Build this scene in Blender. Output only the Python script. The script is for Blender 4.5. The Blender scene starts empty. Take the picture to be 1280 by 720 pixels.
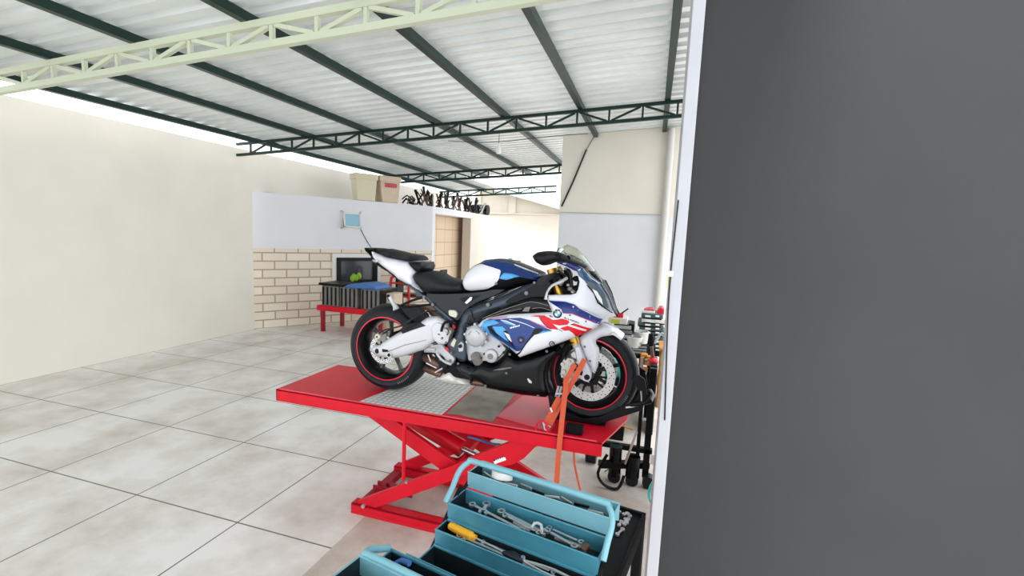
import bpy, bmesh, math, random
from mathutils import Vector, Matrix
from mathutils.geometry import delaunay_2d_cdt
random.seed(7)
PI = math.pi
C = bpy.data.collections.new('workshop'); bpy.context.scene.collection.children.link(C)
SC = bpy.context.scene

# ------------------------------------------------------------------ camera
H = 1.95; FPX = 580.0
YAW, PITCH, ROLL = (math.radians(a) for a in (16.55, 6.41, 2.46))
cF = Vector((-math.sin(YAW)*math.cos(PITCH), math.cos(YAW)*math.cos(PITCH), -math.sin(PITCH)))
_r0 = Vector((math.cos(YAW), math.sin(YAW), 0)); _u0 = _r0.cross(cF)
cR = math.cos(ROLL)*_r0 + math.sin(ROLL)*_u0
cU = -math.sin(ROLL)*_r0 + math.cos(ROLL)*_u0
cd = bpy.data.cameras.new('camera'); cam = bpy.data.objects.new('camera', cd); C.objects.link(cam)
cd.sensor_width = 36; cd.lens = FPX/1280*36; cd.clip_start = .02; cd.clip_end = 200
cam.matrix_world = Matrix(((cR.x, cU.x, -cF.x, 0), (cR.y, cU.y, -cF.y, 0), (cR.z, cU.z, -cF.z, H), (0, 0, 0, 1)))
SC.camera = cam

def ray(u, v): return cF + cR*((u-640)/FPX) + cU*((360-v)/FPX)
def at(u, v, Y): r = ray(u, v); r = r*(Y/r.y); return Vector((r.x, r.y, r.z+H))       # point measured on a plane of depth Y
def atz(u, v, Z): r = ray(u, v); r = r*((Z-H)/r.z); return Vector((r.x, r.y, r.z+H))   # on a level plane
def atx(u, v, X): r = ray(u, v); r = r*(X/r.x); return Vector((r.x, r.y, r.z+H))
def fr(ou, ov, s): return lambda x, y: (ou+x/s, ov+y/s)

# ------------------------------------------------------------------ materials
def lin(c): return tuple((x/255/12.92 if x/255 <= .04045 else ((x/255+.055)/1.055)**2.4) for x in c)
def mat(name, rgb, rough=.5, metal=0., spec=.5, bump=0., bscale=40, var=0., vscale=6, coat=0., trans=0., ior=1.45, emit=None):
    m = bpy.data.materials.new(name); m.use_nodes = True
    nt = m.node_tree; b = nt.nodes['Principled BSDF']; c = lin(rgb)
    b.inputs['Base Color'].default_value = (*c, 1); b.inputs['Roughness'].default_value = rough
    b.inputs['Metallic'].default_value = metal; b.inputs['Specular IOR Level'].default_value = spec
    b.inputs['Coat Weight'].default_value = coat; b.inputs['Coat Roughness'].default_value = .08
    b.inputs['Transmission Weight'].default_value = trans; b.inputs['IOR'].default_value = ior
    tc = nt.nodes.new('ShaderNodeTexCoord')
    if var:
        n = nt.nodes.new('ShaderNodeTexNoise'); n.inputs['Scale'].default_value = vscale; n.inputs['Detail'].default_value = 6
        r = nt.nodes.new('ShaderNodeValToRGB'); r.color_ramp.elements[0].position = .3; r.color_ramp.elements[1].position = .7
        r.color_ramp.elements[0].color = (*[x*(1-var) for x in c], 1); r.color_ramp.elements[1].color = (*[min(1, x*(1+var*.5)) for x in c], 1)
        nt.links.new(tc.outputs['Object'], n.inputs['Vector']); nt.links.new(n.outputs['Fac'], r.inputs['Fac']); nt.links.new(r.outputs['Color'], b.inputs['Base Color'])
    if bump:
        n = nt.nodes.new('ShaderNodeTexNoise'); n.inputs['Scale'].default_value = bscale; n.inputs['Detail'].default_value = 4
        bp = nt.nodes.new('ShaderNodeBump'); bp.inputs['Strength'].default_value = bump; bp.inputs['Distance'].default_value = .01
        nt.links.new(tc.outputs['Object'], n.inputs['Vector']); nt.links.new(n.outputs['Fac'], bp.inputs['Height']); nt.links.new(bp.outputs['Normal'], b.inputs['Normal'])
    return m
M = {}
def dm(k, *a, **kw): M[k] = mat(k, *a, **kw)
dm('white_paint', (224, 224, 230), .28, coat=.5)
dm('tank_white', (226, 226, 230), .3, coat=.3)
dm('blue_paint', (10, 50, 116), .28, metal=.3, coat=.3)
dm('light_blue_paint', (66, 152, 210), .3, metal=.2, coat=.3)
dm('deep_blue_paint', (12, 38, 112), .32, coat=.2)
dm('slate_blue_paint', (36, 74, 112), .32, coat=.4)
dm('red_graphic', (214, 4, 24), .4)
dm('pink_line', (214, 60, 150), .4)
dm('black_plastic', (12, 14, 17), .4, spec=.25)
dm('gloss_black', (5, 7, 9), .25, spec=.3)
dm('seat_black', (24, 27, 31), .55, spec=.35, bump=.15, bscale=300)
dm('frame_grey', (54, 64, 76), .35, metal=.3, coat=.1)
dm('dark_frame', (24, 29, 35), .38, metal=.2)
dm('rubber', (20, 23, 27), .5, spec=.35, bump=.1, bscale=80)
dm('rim_black', (14, 14, 16), .3, coat=.3)
dm('rim_red', (216, 40, 66), .4)
dm('silver_cast', (188, 189, 192), .42, metal=.35, bump=.12, bscale=60)
dm('swingarm_silver', (204, 204, 208), .38, metal=.25)
dm('steel', (200, 200, 202), .28, metal=.85)
dm('disc_steel', (206, 206, 204), .35, metal=.35)
dm('cast_cream', (202, 198, 182), .45, metal=.3)
dm('bolt_grey', (112, 112, 114), .4, metal=.5)
dm('gold', (196, 152, 72), .3, metal=.8)
dm('bronze', (110, 84, 72), .4, metal=.6)
dm('muffler_steel', (222, 217, 210), .42, metal=.25)
dm('headlight_grey', (92, 104, 110), .12, coat=.8)
dm('screen_tint', (232, 236, 226), .0, trans=1, ior=1.12)
dm('lift_red', (208, 8, 36), .4, spec=.35, var=.12, vscale=5)
dm('lift_red_dark', (150, 12, 34), .45)
dm('lift_pink', (226, 60, 84), .3, coat=.3, var=.12, vscale=4)
dm('strap_orange', (204, 86, 52), .7, bump=.2, bscale=400)
dm('teal_paint', (72, 142, 162), .38, metal=.1, coat=.2, var=.15, vscale=12)
dm('teal_light', (120, 174, 186), .38, coat=.15, var=.08, vscale=14)
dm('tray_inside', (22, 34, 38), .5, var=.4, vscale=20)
dm('cart_black', (9, 10, 12), .45, spec=.2, var=.3, vscale=20)
dm('yellow_plastic', (232, 170, 34), .35)
dm('green_steel', (14, 44, 37), .4, metal=.2)
dm('lit_green_steel', (206, 212, 188), .45)  # green truss paint with the washed-out light put into its colour
dm('black_wire', (14, 14, 16), .5)
dm('wood', (190, 130, 60), .6, var=.3)
dm('crate_grey', (128, 124, 120), .6, var=.2)
dm('cardboard', (212, 192, 168), .8, var=.12, vscale=4)
dm('carton_cream', (218, 208, 182), .7)
dm('pipe_cream', (206, 204, 198), .6)
dm('case_grey', (70, 88, 90), .5)
dm('label_white', (232, 236, 236), .5)
dm('teal_hose', (64, 190, 190), .4)
dm('tarp_blue', (58, 110, 176), .5)
dm('pane_blue', (150, 196, 214), .15)
dm('dark_glass', (58, 60, 66), .1)
dm('leaf_green', (150, 190, 60), .6)
dm('orange_tool', (216, 140, 60), .5)
dm('white_plastic', (226, 224, 218), .45)
dm('signal_red', (206, 34, 46), .4)
dm('pink_cloth', (214, 90, 110), .7, var=.4, vscale=60)
dm('yellow_label', (206, 212, 70), .5)
dm('beige_wall', (234, 228, 216), .85, var=.05, vscale=1.2, bump=.05)
dm('grey_wall', (228, 230, 233), .85, var=.05, vscale=1.2, bump=.05)
dm('office_white', (226, 225, 229), .8, var=.03, vscale=1.5)
dm('peach_wall', (208, 199, 186), .85, var=.05, vscale=1)
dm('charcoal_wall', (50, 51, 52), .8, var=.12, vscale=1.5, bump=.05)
dm('pilaster_grey', (184, 185, 190), .8, var=.04)
dm('wall_trim', (170, 170, 168), .8)
dm('slab_grey', (176, 182, 178), .8)
dm('bulb_white', (240, 240, 236), .3)

def roof_mat():
    m = mat('fibre_sheet', (222, 224, 222), .36, metal=.25, var=.14, vscale=1.2)
    nt = m.node_tree; b = nt.nodes['Principled BSDF']; o = nt.nodes['Material Output']
    tr = nt.nodes.new('ShaderNodeBsdfTranslucent'); tr.inputs['Color'].default_value = (*lin((228, 240, 236)), 1)
    mx = nt.nodes.new('ShaderNodeMixShader'); mx.inputs[0].default_value = .035
    nt.links.new(b.outputs[0], mx.inputs[1]); nt.links.new(tr.outputs[0], mx.inputs[2]); nt.links.new(mx.outputs[0], o.inputs['Surface'])
    return m
M['roof'] = roof_mat()
def floor_mat():
    m = mat('floor_tiles', (206, 201, 196), .45, spec=.4)
    nt = m.node_tree; b = nt.nodes['Principled BSDF']
    tc = nt.nodes.new('ShaderNodeTexCoord')
    br = nt.nodes.new('ShaderNodeTexBrick'); br.offset = 0; br.squash = 1
    br.inputs['Scale'].default_value = 1; br.inputs['Brick Width'].default_value = .91; br.inputs['Row Height'].default_value = .91
    br.inputs['Mortar Size'].default_value = .005; br.inputs['Mortar Smooth'].default_value = 0
    mp = nt.nodes.new('ShaderNodeMapping'); mp.inputs['Location'].default_value = (2.48, .49, 0)
    n = nt.nodes.new('ShaderNodeTexNoise'); n.inputs['Scale'].default_value = 1.7; n.inputs['Detail'].default_value = 9; n.inputs['Roughness'].default_value = .62
    r = nt.nodes.new('ShaderNodeValToRGB'); r.color_ramp.elements[0].position = .33; r.color_ramp.elements[1].position = .6
    r.color_ramp.elements[0].color = (*lin((200, 192, 182)), 1); r.color_ramp.elements[1].color = (*lin((232, 230, 226)), 1)
    nt.links.new(tc.outputs['Object'], mp.inputs['Vector']); nt.links.new(mp.outputs['Vector'], br.inputs['Vector'])
    nt.links.new(tc.outputs['Object'], n.inputs['Vector']); nt.links.new(n.outputs['Fac'], r.inputs['Fac'])
    nt.links.new(r.outputs['Color'], br.inputs['Color1']); nt.links.new(r.outputs['Color'], br.inputs['Color2'])
    br.inputs['Mortar'].default_value = (*lin((104, 98, 92)), 1)
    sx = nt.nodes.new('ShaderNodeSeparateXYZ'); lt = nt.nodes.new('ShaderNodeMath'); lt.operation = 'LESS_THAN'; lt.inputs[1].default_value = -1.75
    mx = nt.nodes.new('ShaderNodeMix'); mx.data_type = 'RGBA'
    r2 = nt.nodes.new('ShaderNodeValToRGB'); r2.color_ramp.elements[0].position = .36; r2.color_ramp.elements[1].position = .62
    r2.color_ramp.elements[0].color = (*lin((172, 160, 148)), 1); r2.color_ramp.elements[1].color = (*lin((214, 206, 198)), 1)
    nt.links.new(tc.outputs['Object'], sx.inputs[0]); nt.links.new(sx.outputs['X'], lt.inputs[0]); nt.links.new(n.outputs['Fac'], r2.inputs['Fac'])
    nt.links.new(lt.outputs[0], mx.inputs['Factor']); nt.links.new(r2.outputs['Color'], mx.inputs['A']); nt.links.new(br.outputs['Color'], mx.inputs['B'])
    nt.links.new(mx.outputs['Result'], b.inputs['Base Color'])
    return m
M['floor'] = floor_mat()
def tile_mat(name, c1, c2, mort, w, h, off=.5, ms=.008, axis='XZ', rough=.6):
    m = mat(name, c1, rough); nt = m.node_tree; b = nt.nodes['Principled BSDF']
    tc = nt.nodes.new('ShaderNodeTexCoord'); sp = nt.nodes.new('ShaderNodeSeparateXYZ'); cb = nt.nodes.new('ShaderNodeCombineXYZ')
    nt.links.new(tc.outputs['Object'], sp.inputs[0]); nt.links.new(sp.outputs[axis[0]], cb.inputs[0]); nt.links.new(sp.outputs[axis[1]], cb.inputs[1])
    br = nt.nodes.new('ShaderNodeTexBrick'); br.offset = off
    br.inputs['Scale'].default_value = 1; br.inputs['Brick Width'].default_value = w; br.inputs['Row Height'].default_value = h; br.inputs['Mortar Size'].default_value = ms
    br.inputs['Color1'].default_value = (*lin(c1), 1); br.inputs['Color2'].default_value = (*lin(c2), 1); br.inputs['Mortar'].default_value = (*lin(mort), 1)
    nt.links.new(cb.outputs[0], br.inputs['Vector']); nt.links.new(br.outputs['Color'], b.inputs['Base Color'])
    return m
M['brick'] = tile_mat('pale_brick', (236, 224, 206), (222, 206, 186), (170, 150, 134), .42, .16, ms=.012, axis='YZ')
M['door_tile'] = tile_mat('cream_tile', (220, 196, 168), (214, 188, 158), (176, 148, 120), .5, .34, off=0, ms=.01, axis='YZ')
def plate_mat():
    m = mat('checker_plate', (190, 194, 190), .5, metal=.0); nt = m.node_tree; b = nt.nodes['Principled BSDF']
    tc = nt.nodes.new('ShaderNodeTexCoord'); ck = nt.nodes.new('ShaderNodeTexVoronoi'); ck.inputs['Scale'].default_value = 26; ck.inputs['Randomness'].default_value = .1
    n = nt.nodes.new('ShaderNodeTexNoise'); n.inputs['Scale'].default_value = 7
    r = nt.nodes.new('ShaderNodeValToRGB'); r.color_ramp.elements[0].position = .22; r.color_ramp.elements[0].color = (*lin((240, 244, 240)), 1)
    r.color_ramp.elements[1].position = .5; r.color_ramp.elements[1].color = (*lin((118, 122, 120)), 1)
    nt.links.new(tc.outputs['Object'], ck.inputs['Vector']); nt.links.new(ck.outputs['Distance'], r.inputs['Fac'])
    mx = nt.nodes.new('ShaderNodeMix'); mx.data_type = 'RGBA'; mx.inputs['B'].default_value = (*lin((214, 214, 208)), 1)
    nt.links.new(tc.outputs['Object'], n.inputs['Vector']); nt.links.new(n.outputs['Fac'], mx.inputs['Factor']); nt.links.new(r.outputs['Color'], mx.inputs['A'])
    nt.links.new(mx.outputs['Result'], b.inputs['Base Color'])
    bp = nt.nodes.new('ShaderNodeBump'); bp.inputs['Strength'].default_value = .5; bp.inputs['Distance'].default_value = .004; bp.invert = True
    nt.links.new(ck.outputs['Distance'], bp.inputs['Height']); nt.links.new(bp.outputs['Normal'], b.inputs['Normal'])
    return m
M['checker'] = plate_mat()
dm('worn_plate', (140, 130, 118), .4, metal=.2, var=.5, vscale=6)

# ------------------------------------------------------------------ mesh builder
class MB:
    def __init__(s): s.bm = bmesh.new(); s.mats = []; s.cur = 0
    def m(s, k):
        if k not in s.mats: s.mats.append(k)
        s.cur = s.mats.index(k); return s
    def face(s, vs):
        try: f = s.bm.faces.new(vs)
        except ValueError: return None
        f.material_index = s.cur; return f
    def vert(s, p): return s.bm.verts.new(p)
    def box(s, a, b, mtx=None):
        ps = [Vector((x, y, z)) for z in (a[2], b[2]) for y in (a[1], b[1]) for x in (a[0], b[0])]
        if mtx: ps = [mtx @ p for p in ps]
        v = [s.vert(p) for p in ps]
        for q in ((0, 2, 3, 1), (4, 5, 7, 6), (0, 1, 5, 4), (2, 6, 7, 3), (0, 4, 6, 2), (1, 3, 7, 5)): s.face([v[i] for i in q])
        return s
    def bar(s, p, q, w, h, up=(0, 0, 1)):
        p = Vector(p); q = Vector(q); d = (q-p).normalized(); up = Vector(up)
        a = d.cross(up)
        if a.length < 1e-4: a = d.cross(Vector((1, 0, 0)))
        a.normalize(); b = a.cross(d).normalized()
        v = [s.vert(c + a*(i*w/2) + b*(j*h/2)) for c in (p, q) for i, j in ((-1, -1), (1, -1), (1, 1), (-1, 1))]
        for f in ((3, 2, 1, 0), (4, 5, 6, 7), (0, 1, 5, 4), (1, 2, 6, 5), (2, 3, 7, 6), (3, 0, 4, 7)): s.face([v[i] for i in f])
        return s
    def tube(s, pts, r, n=10, cap=True, smooth=0, closed=False):
        pts = [Vector(p) for p in pts]
        rs = list(r) if isinstance(r, (list, tuple)) else [r]*len(pts)
        for _ in range(smooth):
            P = []; R = []
            for i in range(len(pts)-1):
                p0 = pts[max(i-1, 0)]; p1 = pts[i]; p2 = pts[i+1]; p3 = pts[min(i+2, len(pts)-1)]
                P.append(p1); R.append(rs[i]); P.append((-p0 + 9*p1 + 9*p2 - p3)/16); R.append((rs[i]+rs[i+1])/2)
            P.append(pts[-1]); R.append(rs[-1]); pts, rs = P, R
        rings = []; prev = None
        for i, p in enumerate(pts):
            if closed: d = (pts[(i+1) % len(pts)]-pts[i-1])
            else: d = (pts[min(i+1, len(pts)-1)]-pts[max(i-1, 0)])
            if d.length < 1e-9: d = Vector((0, 0, 1))
            d.normalize()
            if prev is None:
                a = d.cross(Vector((0, 0, 1)));
                if a.length < .05: a = d.cross(Vector((1, 0, 0)))
            else: a = prev - d*prev.dot(d)
            a.normalize(); prev = a; b = d.cross(a)
            rings.append([s.vert(p + (a*math.cos(t)+b*math.sin(t))*rs[i]) for t in [2*PI*k/n for k in range(n)]])
        m_ = len(rings)
        for i in range(m_ if closed else m_-1):
            A = rings[i]; B = rings[(i+1) % m_]
            for k in range(n): s.face([A[k], A[(k+1) % n], B[(k+1) % n], B[k]])
        if cap and not closed: s.face(rings[0][::-1]); s.face(rings[-1])
        return s
    def lathe(s, prof, c, axis='Y', n=48, a0=0, a1=2*PI, closed=False):
        c = Vector(c); full = abs(a1-a0-2*PI) < 1e-6; k_ = n if full else n+1
        ax = {'Y': (Vector((0, 1, 0)), Vector((1, 0, 0)), Vector((0, 0, 1))), 'Z': (Vector((0, 0, 1)), Vector((1, 0, 0)), Vector((0, 1, 0))), 'X': (Vector((1, 0, 0)), Vector((0, 1, 0)), Vector((0, 0, 1)))}[axis] if isinstance(axis, str) else axis
        rings = []
        for k in range(k_):
            t = a0+(a1-a0)*k/n; e = ax[1]*math.cos(t)+ax[2]*math.sin(t)
            rings.append([s.vert(c + e*r + ax[0]*y) for r, y in prof])
        m_ = len(prof)
        for k in range(n):
            A = rings[k]; B = rings[(k+1) % k_]
            for i in range(m_ if closed else m_-1):
                j = (i+1) % m_
                s.face([A[i], A[j], B[j], B[i]])
        if not full and closed: s.face(rings[0][::-1]); s.face(rings[-1])
        return s
    def cyl(s, p, q, r, n=20, r2=None): return s.tube([p, q], [r, r2 if r2 is not None else r], n)
    def prism(s, pts, y0, y1, axis='Y', mtx=None):
        # pts: 2D outline, extruded from y0 to y1 along axis
        def mk(p, y):
            v = {'Y': Vector((p[0], y, p[1])), 'Z': Vector((p[0], p[1], y)), 'X': Vector((y, p[0], p[1]))}[axis]
            return mtx @ v if mtx else v
        a = [s.vert(mk(p, y0)) for p in pts]; b = [s.vert(mk(p, y1)) for p in pts]; n = len(pts)
        fa = s.face(a); fb = s.face(b[::-1])
        for i in range(n): s.face([a[(i+1) % n], a[i], b[i], b[(i+1) % n]])
        return s
    def sphere(s, c, r, n=14, m_=8, sc=(1, 1, 1)):
        c = Vector(c); rows = []
        for i in range(1, m_):
            t = PI*i/m_
            rows.append([s.vert(c+Vector((r*sc[0]*math.sin(t)*math.cos(2*PI*k/n), r*sc[1]*math.sin(t)*math.sin(2*PI*k/n), r*sc[2]*math.cos(t)))) for k in range(n)])
        T = s.vert(c+Vector((0, 0, r*sc[2]))); B = s.vert(c-Vector((0, 0, r*sc[2])))
        for k in range(n):
            s.face([T, rows[0][k], rows[0][(k+1) % n]]); s.face([B, rows[-1][(k+1) % n], rows[-1][k]])
            for i in range(len(rows)-1): s.face([rows[i][k], rows[i+1][k], rows[i+1][(k+1) % n], rows[i][(k+1) % n]])
        return s
    def shell(s, pts, front, back, step):
        """closed body between two height functions y=front(x,z), y=back(x,z) over an XZ outline"""
        V, F, edge = cdt(pts, step)
        a = [s.vert((p[0], front(p[0], p[1]), p[1])) for p in V]; b = [s.vert((p[0], back(p[0], p[1]), p[1])) for p in V]
        for f in F: s.face([a[i] for i in f]); s.face([b[i] for i in f[::-1]])
        for i, j in edge: s.face([a[j], a[i], b[i], b[j]])
        return s
    def obj(s, name, parent=None, off=None, bevel=0, seg=2, ang=35, local=False):
        me = bpy.data.meshes.new(name)
        bmesh.ops.recalc_face_normals(s.bm, faces=s.bm.faces[:])
        if off is None and parent is not None and not local:
            r = parent
            while r.parent: r = r.parent
            off = r.location
        if off is not None and not local: bmesh.ops.translate(s.bm, verts=s.bm.verts[:], vec=-Vector(off))
        s.bm.to_mesh(me); s.bm.free()
        for k in (s.mats or ['black_plastic']): me.materials.append(M[k])
        me.shade_smooth(); me.set_sharp_from_angle(angle=math.radians(ang))
        o = bpy.data.objects.new(name, me); C.objects.link(o)
        if parent: o.parent = parent
        if bevel:
            bv = o.modifiers.new('bevel', 'BEVEL'); bv.width = bevel; bv.segments = seg; bv.limit_method = 'ANGLE'; bv.angle_limit = math.radians(40)
            bv.harden_normals = True
        return o

def seg_d(p, a, b):
    dx = b[0]-a[0]; dy = b[1]-a[1]; l = dx*dx+dy*dy
    t = 0 if l == 0 else max(0, min(1, ((p[0]-a[0])*dx+(p[1]-a[1])*dy)/l))
    return math.hypot(p[0]-a[0]-t*dx, p[1]-a[1]-t*dy)
def bdist(p, poly): return min(seg_d(p, poly[i-1], poly[i]) for i in range(len(poly)))
def inside(p, poly):
    c = False; n = len(poly)
    for i in range(n):
        a = poly[i]; b = poly[i-1]
        if (a[1] > p[1]) != (b[1] > p[1]) and p[0] < (b[0]-a[0])*(p[1]-a[1])/(b[1]-a[1])+a[0]: c = not c
    return c
def cdt(pts, step):
    P = []
    n = len(pts)
    for i in range(n):
        a = pts[i]; b = pts[(i+1) % n]; k = max(1, int(math.hypot(b[0]-a[0], b[1]-a[1])/step))
        for j in range(k): P.append((a[0]+(b[0]-a[0])*j/k, a[1]+(b[1]-a[1])*j/k))
    ne = len(P); E = [(i, (i+1) % ne) for i in range(ne)]
    xs = [p[0] for p in P]; ys = [p[1] for p in P]; V = [Vector(p) for p in P]
    y = min(ys); row = 0
    while y < max(ys):
        x = min(xs)+(row % 2)*step/2
        while x < max(xs):
            if inside((x, y), pts) and bdist((x, y), pts) > step*.45: V.append(Vector((x, y)))
            x += step
        y += step*.87; row += 1
    v2, e2, f2, ov, oe, of = delaunay_2d_cdt(V, E, [], 1, 1e-6)
    F = [tuple(f) for f in f2]
    cnt = {}
    for f in F:
        for i in range(len(f)):
            a, b = f[i], f[(i+1) % len(f)]; cnt[(min(a, b), max(a, b))] = cnt.get((min(a, b), max(a, b)), 0)+1
    return [tuple(v) for v in v2], F, [e for e, c in cnt.items() if c == 1]
def chaikin(p, it=1, q=.16):
    for _ in range(it):
        r = []
        for i in range(len(p)):
            a = p[i]; b = p[(i+1) % len(p)]
            r += [(a[0]*(1-q)+b[0]*q, a[1]*(1-q)+b[1]*q), (a[0]*q+b[0]*(1-q), a[1]*q+b[1]*(1-q))]
        p = r
    return p
def dome(poly, yf, bulge, R):
    def f(x, z):
        t = min(1, bdist((x, z), poly)/R); return yf-bulge*math.sqrt(max(0, 1-(1-t)**2))
    return f

# ------------------------------------------------------------------ things
def tag(o, label, cat, group=None):
    o['label'] = label; o['category'] = cat
    if group: o['group'] = group
    return o
def thing(name, label, cat, loc=(0, 0, 0), rotz=0, group=None):
    o = bpy.data.objects.new(name, None); C.objects.link(o); o.location = loc; o.rotation_euler = (0, 0, rotz); o.empty_display_size = .1
    return tag(o, label, cat, group)
def solo(mb, name, label, cat, group=None, **kw):
    """a thing that is one mesh: origin moved to its base"""
    bm = mb.bm; xs = [v.co.x for v in bm.verts]; ys = [v.co.y for v in bm.verts]; zs = [v.co.z for v in bm.verts]
    loc = Vector(((min(xs)+max(xs))/2, (min(ys)+max(ys))/2, min(zs)))
    o = mb.obj(name, None, off=loc, **kw); o.location = loc
    return tag(o, label, cat, group)
def struct(name, mb, **kw):
    o = mb.obj(name, None, **kw); o['kind'] = 'structure'; return o

# ================================================================== SETTING
XL = -7.05; YB8 = 8.3; YFAR = 18.0; ZS = .062
def roofz(x): return 3.533+.06*x            # underside of the bottom chords
mb = MB().m('floor'); mb.box((-9, -3, -.1), (5, 22, 0)); struct('floor', mb)

# left side wall, back wall right of the bay, far wall
mb = MB().m('beige_wall'); mb.box((XL-.2, -2, 0), (XL, YFAR+.2, roofz(XL)+.16)); struct('wall_left', mb)
mb = MB().m('grey_wall'); mb.box((-1.64, YB8, 0), (.55, YB8+.2, 2.405))
mb.m('beige_wall'); mb.prism([(-1.64, 2.405), (.55, 2.405), (.55, roofz(.55)+.3), (-1.64, roofz(-1.64)+.3)], YB8-.012, YB8+.2)
struct('wall_back', mb)
mb = MB().m('wall_trim'); mb.box((-1.645, YB8-.02, 2.40), (.2, YB8-.011, 2.41)); struct('trim_1', mb)
pa, pb, pc = at(595, 232, YFAR), at(700, 262, YFAR), at(640, 268, YFAR)
sl = (pb.z-pa.z)/(pb.x-pa.x); tz = lambda x: pa.z+sl*(x-pa.x)
mb = MB().m('peach_wall'); mb.prism([(XL, 0), (-1.5, 0), (-1.5, tz(-1.5)), (XL, tz(XL))], YFAR, YFAR+.2)
zl = at(640, 267, YFAR).z
mb.box((XL, YFAR-.06, zl-.03), (-1.5, YFAR, zl+.03))
for u in (598, 641):
    p = at(u, 255, YFAR); mb.prism([(p.x-.14, zl), (p.x+.14, zl), (p.x+.14, tz(p.x+.14)), (p.x-.14, tz(p.x-.14))], YFAR-.08, YFAR)
struct('wall_far', mb)
mb = MB().m('slab_grey'); mb.prism([(-7.0, tz(-7.0)), (-1.5, tz(-1.5)), (-1.5, tz(-1.5)+.22), (-7.0, tz(-7.0)+.22)], YFAR-.5, YFAR+.6); struct('trim_2', mb)

# side wall by the camera's right: white end pilaster, charcoal painted wall
mb = MB().m('pilaster_grey'); mb.box((.088, 2.2, 0), (.14, 2.45, 3.85))
struct('trim_3', mb, bevel=.004)
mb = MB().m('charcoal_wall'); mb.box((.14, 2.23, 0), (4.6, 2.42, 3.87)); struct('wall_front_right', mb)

# roof: corrugated sheet
def roof_sheet(x0, x1, y0, y1):
    mb = MB().m('roof'); ys = []; y = y0; zoff = []
    while y < y1:
        for dy, dz in ((0, 0), (.085, 0), (.10, .045), (.185, .045)): ys.append(y+dy); zoff.append(dz)
        y += .2
    A = [mb.vert((x0, yy, roofz(x0)+.31+dz)) for yy, dz in zip(ys, zoff)]; B = [mb.vert((x1, yy, roofz(x1)+.31+dz)) for yy, dz in zip(ys, zoff)]
    n = len(ys)
    for i in range(n-1): mb.face([A[i], A[i+1], B[i+1], B[i]])
    return mb
struct('ceiling', roof_sheet(XL+.12, .75, -3.0, 12.3), ang=20)
struct('ceiling_rear', roof_sheet(XL+.12, -5.2, 12.3, 15.2), ang=20)

# purlins along the depth
for i, (x, nm) in enumerate(((.05, 'at the right edge over the back wall'), (-1.07, 'ending on top of the tall back wall'), (-2.17, 'crossing just left of the hanging bulb'), (-3.26, 'second left of the hanging bulb'), (-4.5, 'third left of the hanging bulb'), (-5.6, 'next to the outermost on the left'), (-6.7, 'outermost on the left above the side wall'))):
    y1 = YB8-.02 if x > -1.6 else (12.3 if x > -5.3 else 15.2)
    z = roofz(x)+.225
    mb = MB().m('green_steel'); mb.box((x-.035, -2.9, z), (x+.035, y1, z+.075))
    o = solo(mb, 'roof_purlin', 'dark green steel roof purlin '+(nm or 'beyond the right side wall'), 'beam', 'purlins under the roof sheet')

def truss(Y, x0, x1, label, mk, s=.04, off=0.):
    t = thing('roof_truss', label, 'truss', ((x0+x1)/2, Y, roofz(x0)), group='roof trusses')
    B = lambda x: Vector((x, Y, roofz(x)+s/2)); T = lambda x: Vector((x, Y, roofz(x)+.225-s/2))
    MB().m(mk).bar(B(x0), B(x1), s, s).obj('bottom_chord', t); MB().m(mk).bar(T(x0), T(x1), s, s).obj('top_chord', t)
    x = x0+off; k = 0; w = s*.6
    while x < x1:
        MB().m(mk).bar(B(x)+Vector((0, 0, s/2)), T(x)-Vector((0, 0, s/2)), w, w, (0, 1, 0)).obj('upright', t)
        if x+.43 < x1:
            if k % 2 == 0: p, q = B(x+.03)+Vector((0, 0, s/2)), T(x+.40)-Vector((0, 0, s/2))
            else: p, q = T(x+.03)-Vector((0, 0, s/2)), B(x+.40)+Vector((0, 0, s/2))
            MB().m(mk).bar(p, q, w, w, (0, 1, 0)).obj('diagonal', t)
        x += .43; k += 1
    return t
truss(3.15, XL+.05, .7, 'green lattice roof truss nearest, washed pale by light, crossing the top of the view', 'lit_green_steel', .055, .12)
truss(6.5, XL+.05, .5, 'green lattice roof truss with the bulb hanging from it', 'green_steel', .042, .3)
truss(10.7, XL+.05, -1.9, 'green lattice roof truss second back, ending at the tall wall', 'green_steel', .05, .1)
truss(14.5, XL+.05, -3.0, 'farthest green lattice roof truss in front of the bright sky gap', 'green_steel', .05, .2)

# hanging bulb
p = at(624, 170, 6.5); q = at(624, 193, 6.5)
b = thing('hanging_bulb', 'white light bulb hanging on a cord from the middle roof truss', 'lamp', (p.x, 6.5, q.z))
MB().m('black_wire').tube([(p.x, 6.5, roofz(p.x)), (p.x, 6.5, q.z+.14)], .004, 6).obj('cord', b)
MB().m('bulb_white').lathe([(0, .15), (.018, .15), (.02, .11), (.034, .08), (.042, .04), (.03, .008), (0, 0)], (p.x, 6.5, q.z), 'Z', 16).obj('bulb', b)

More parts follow.
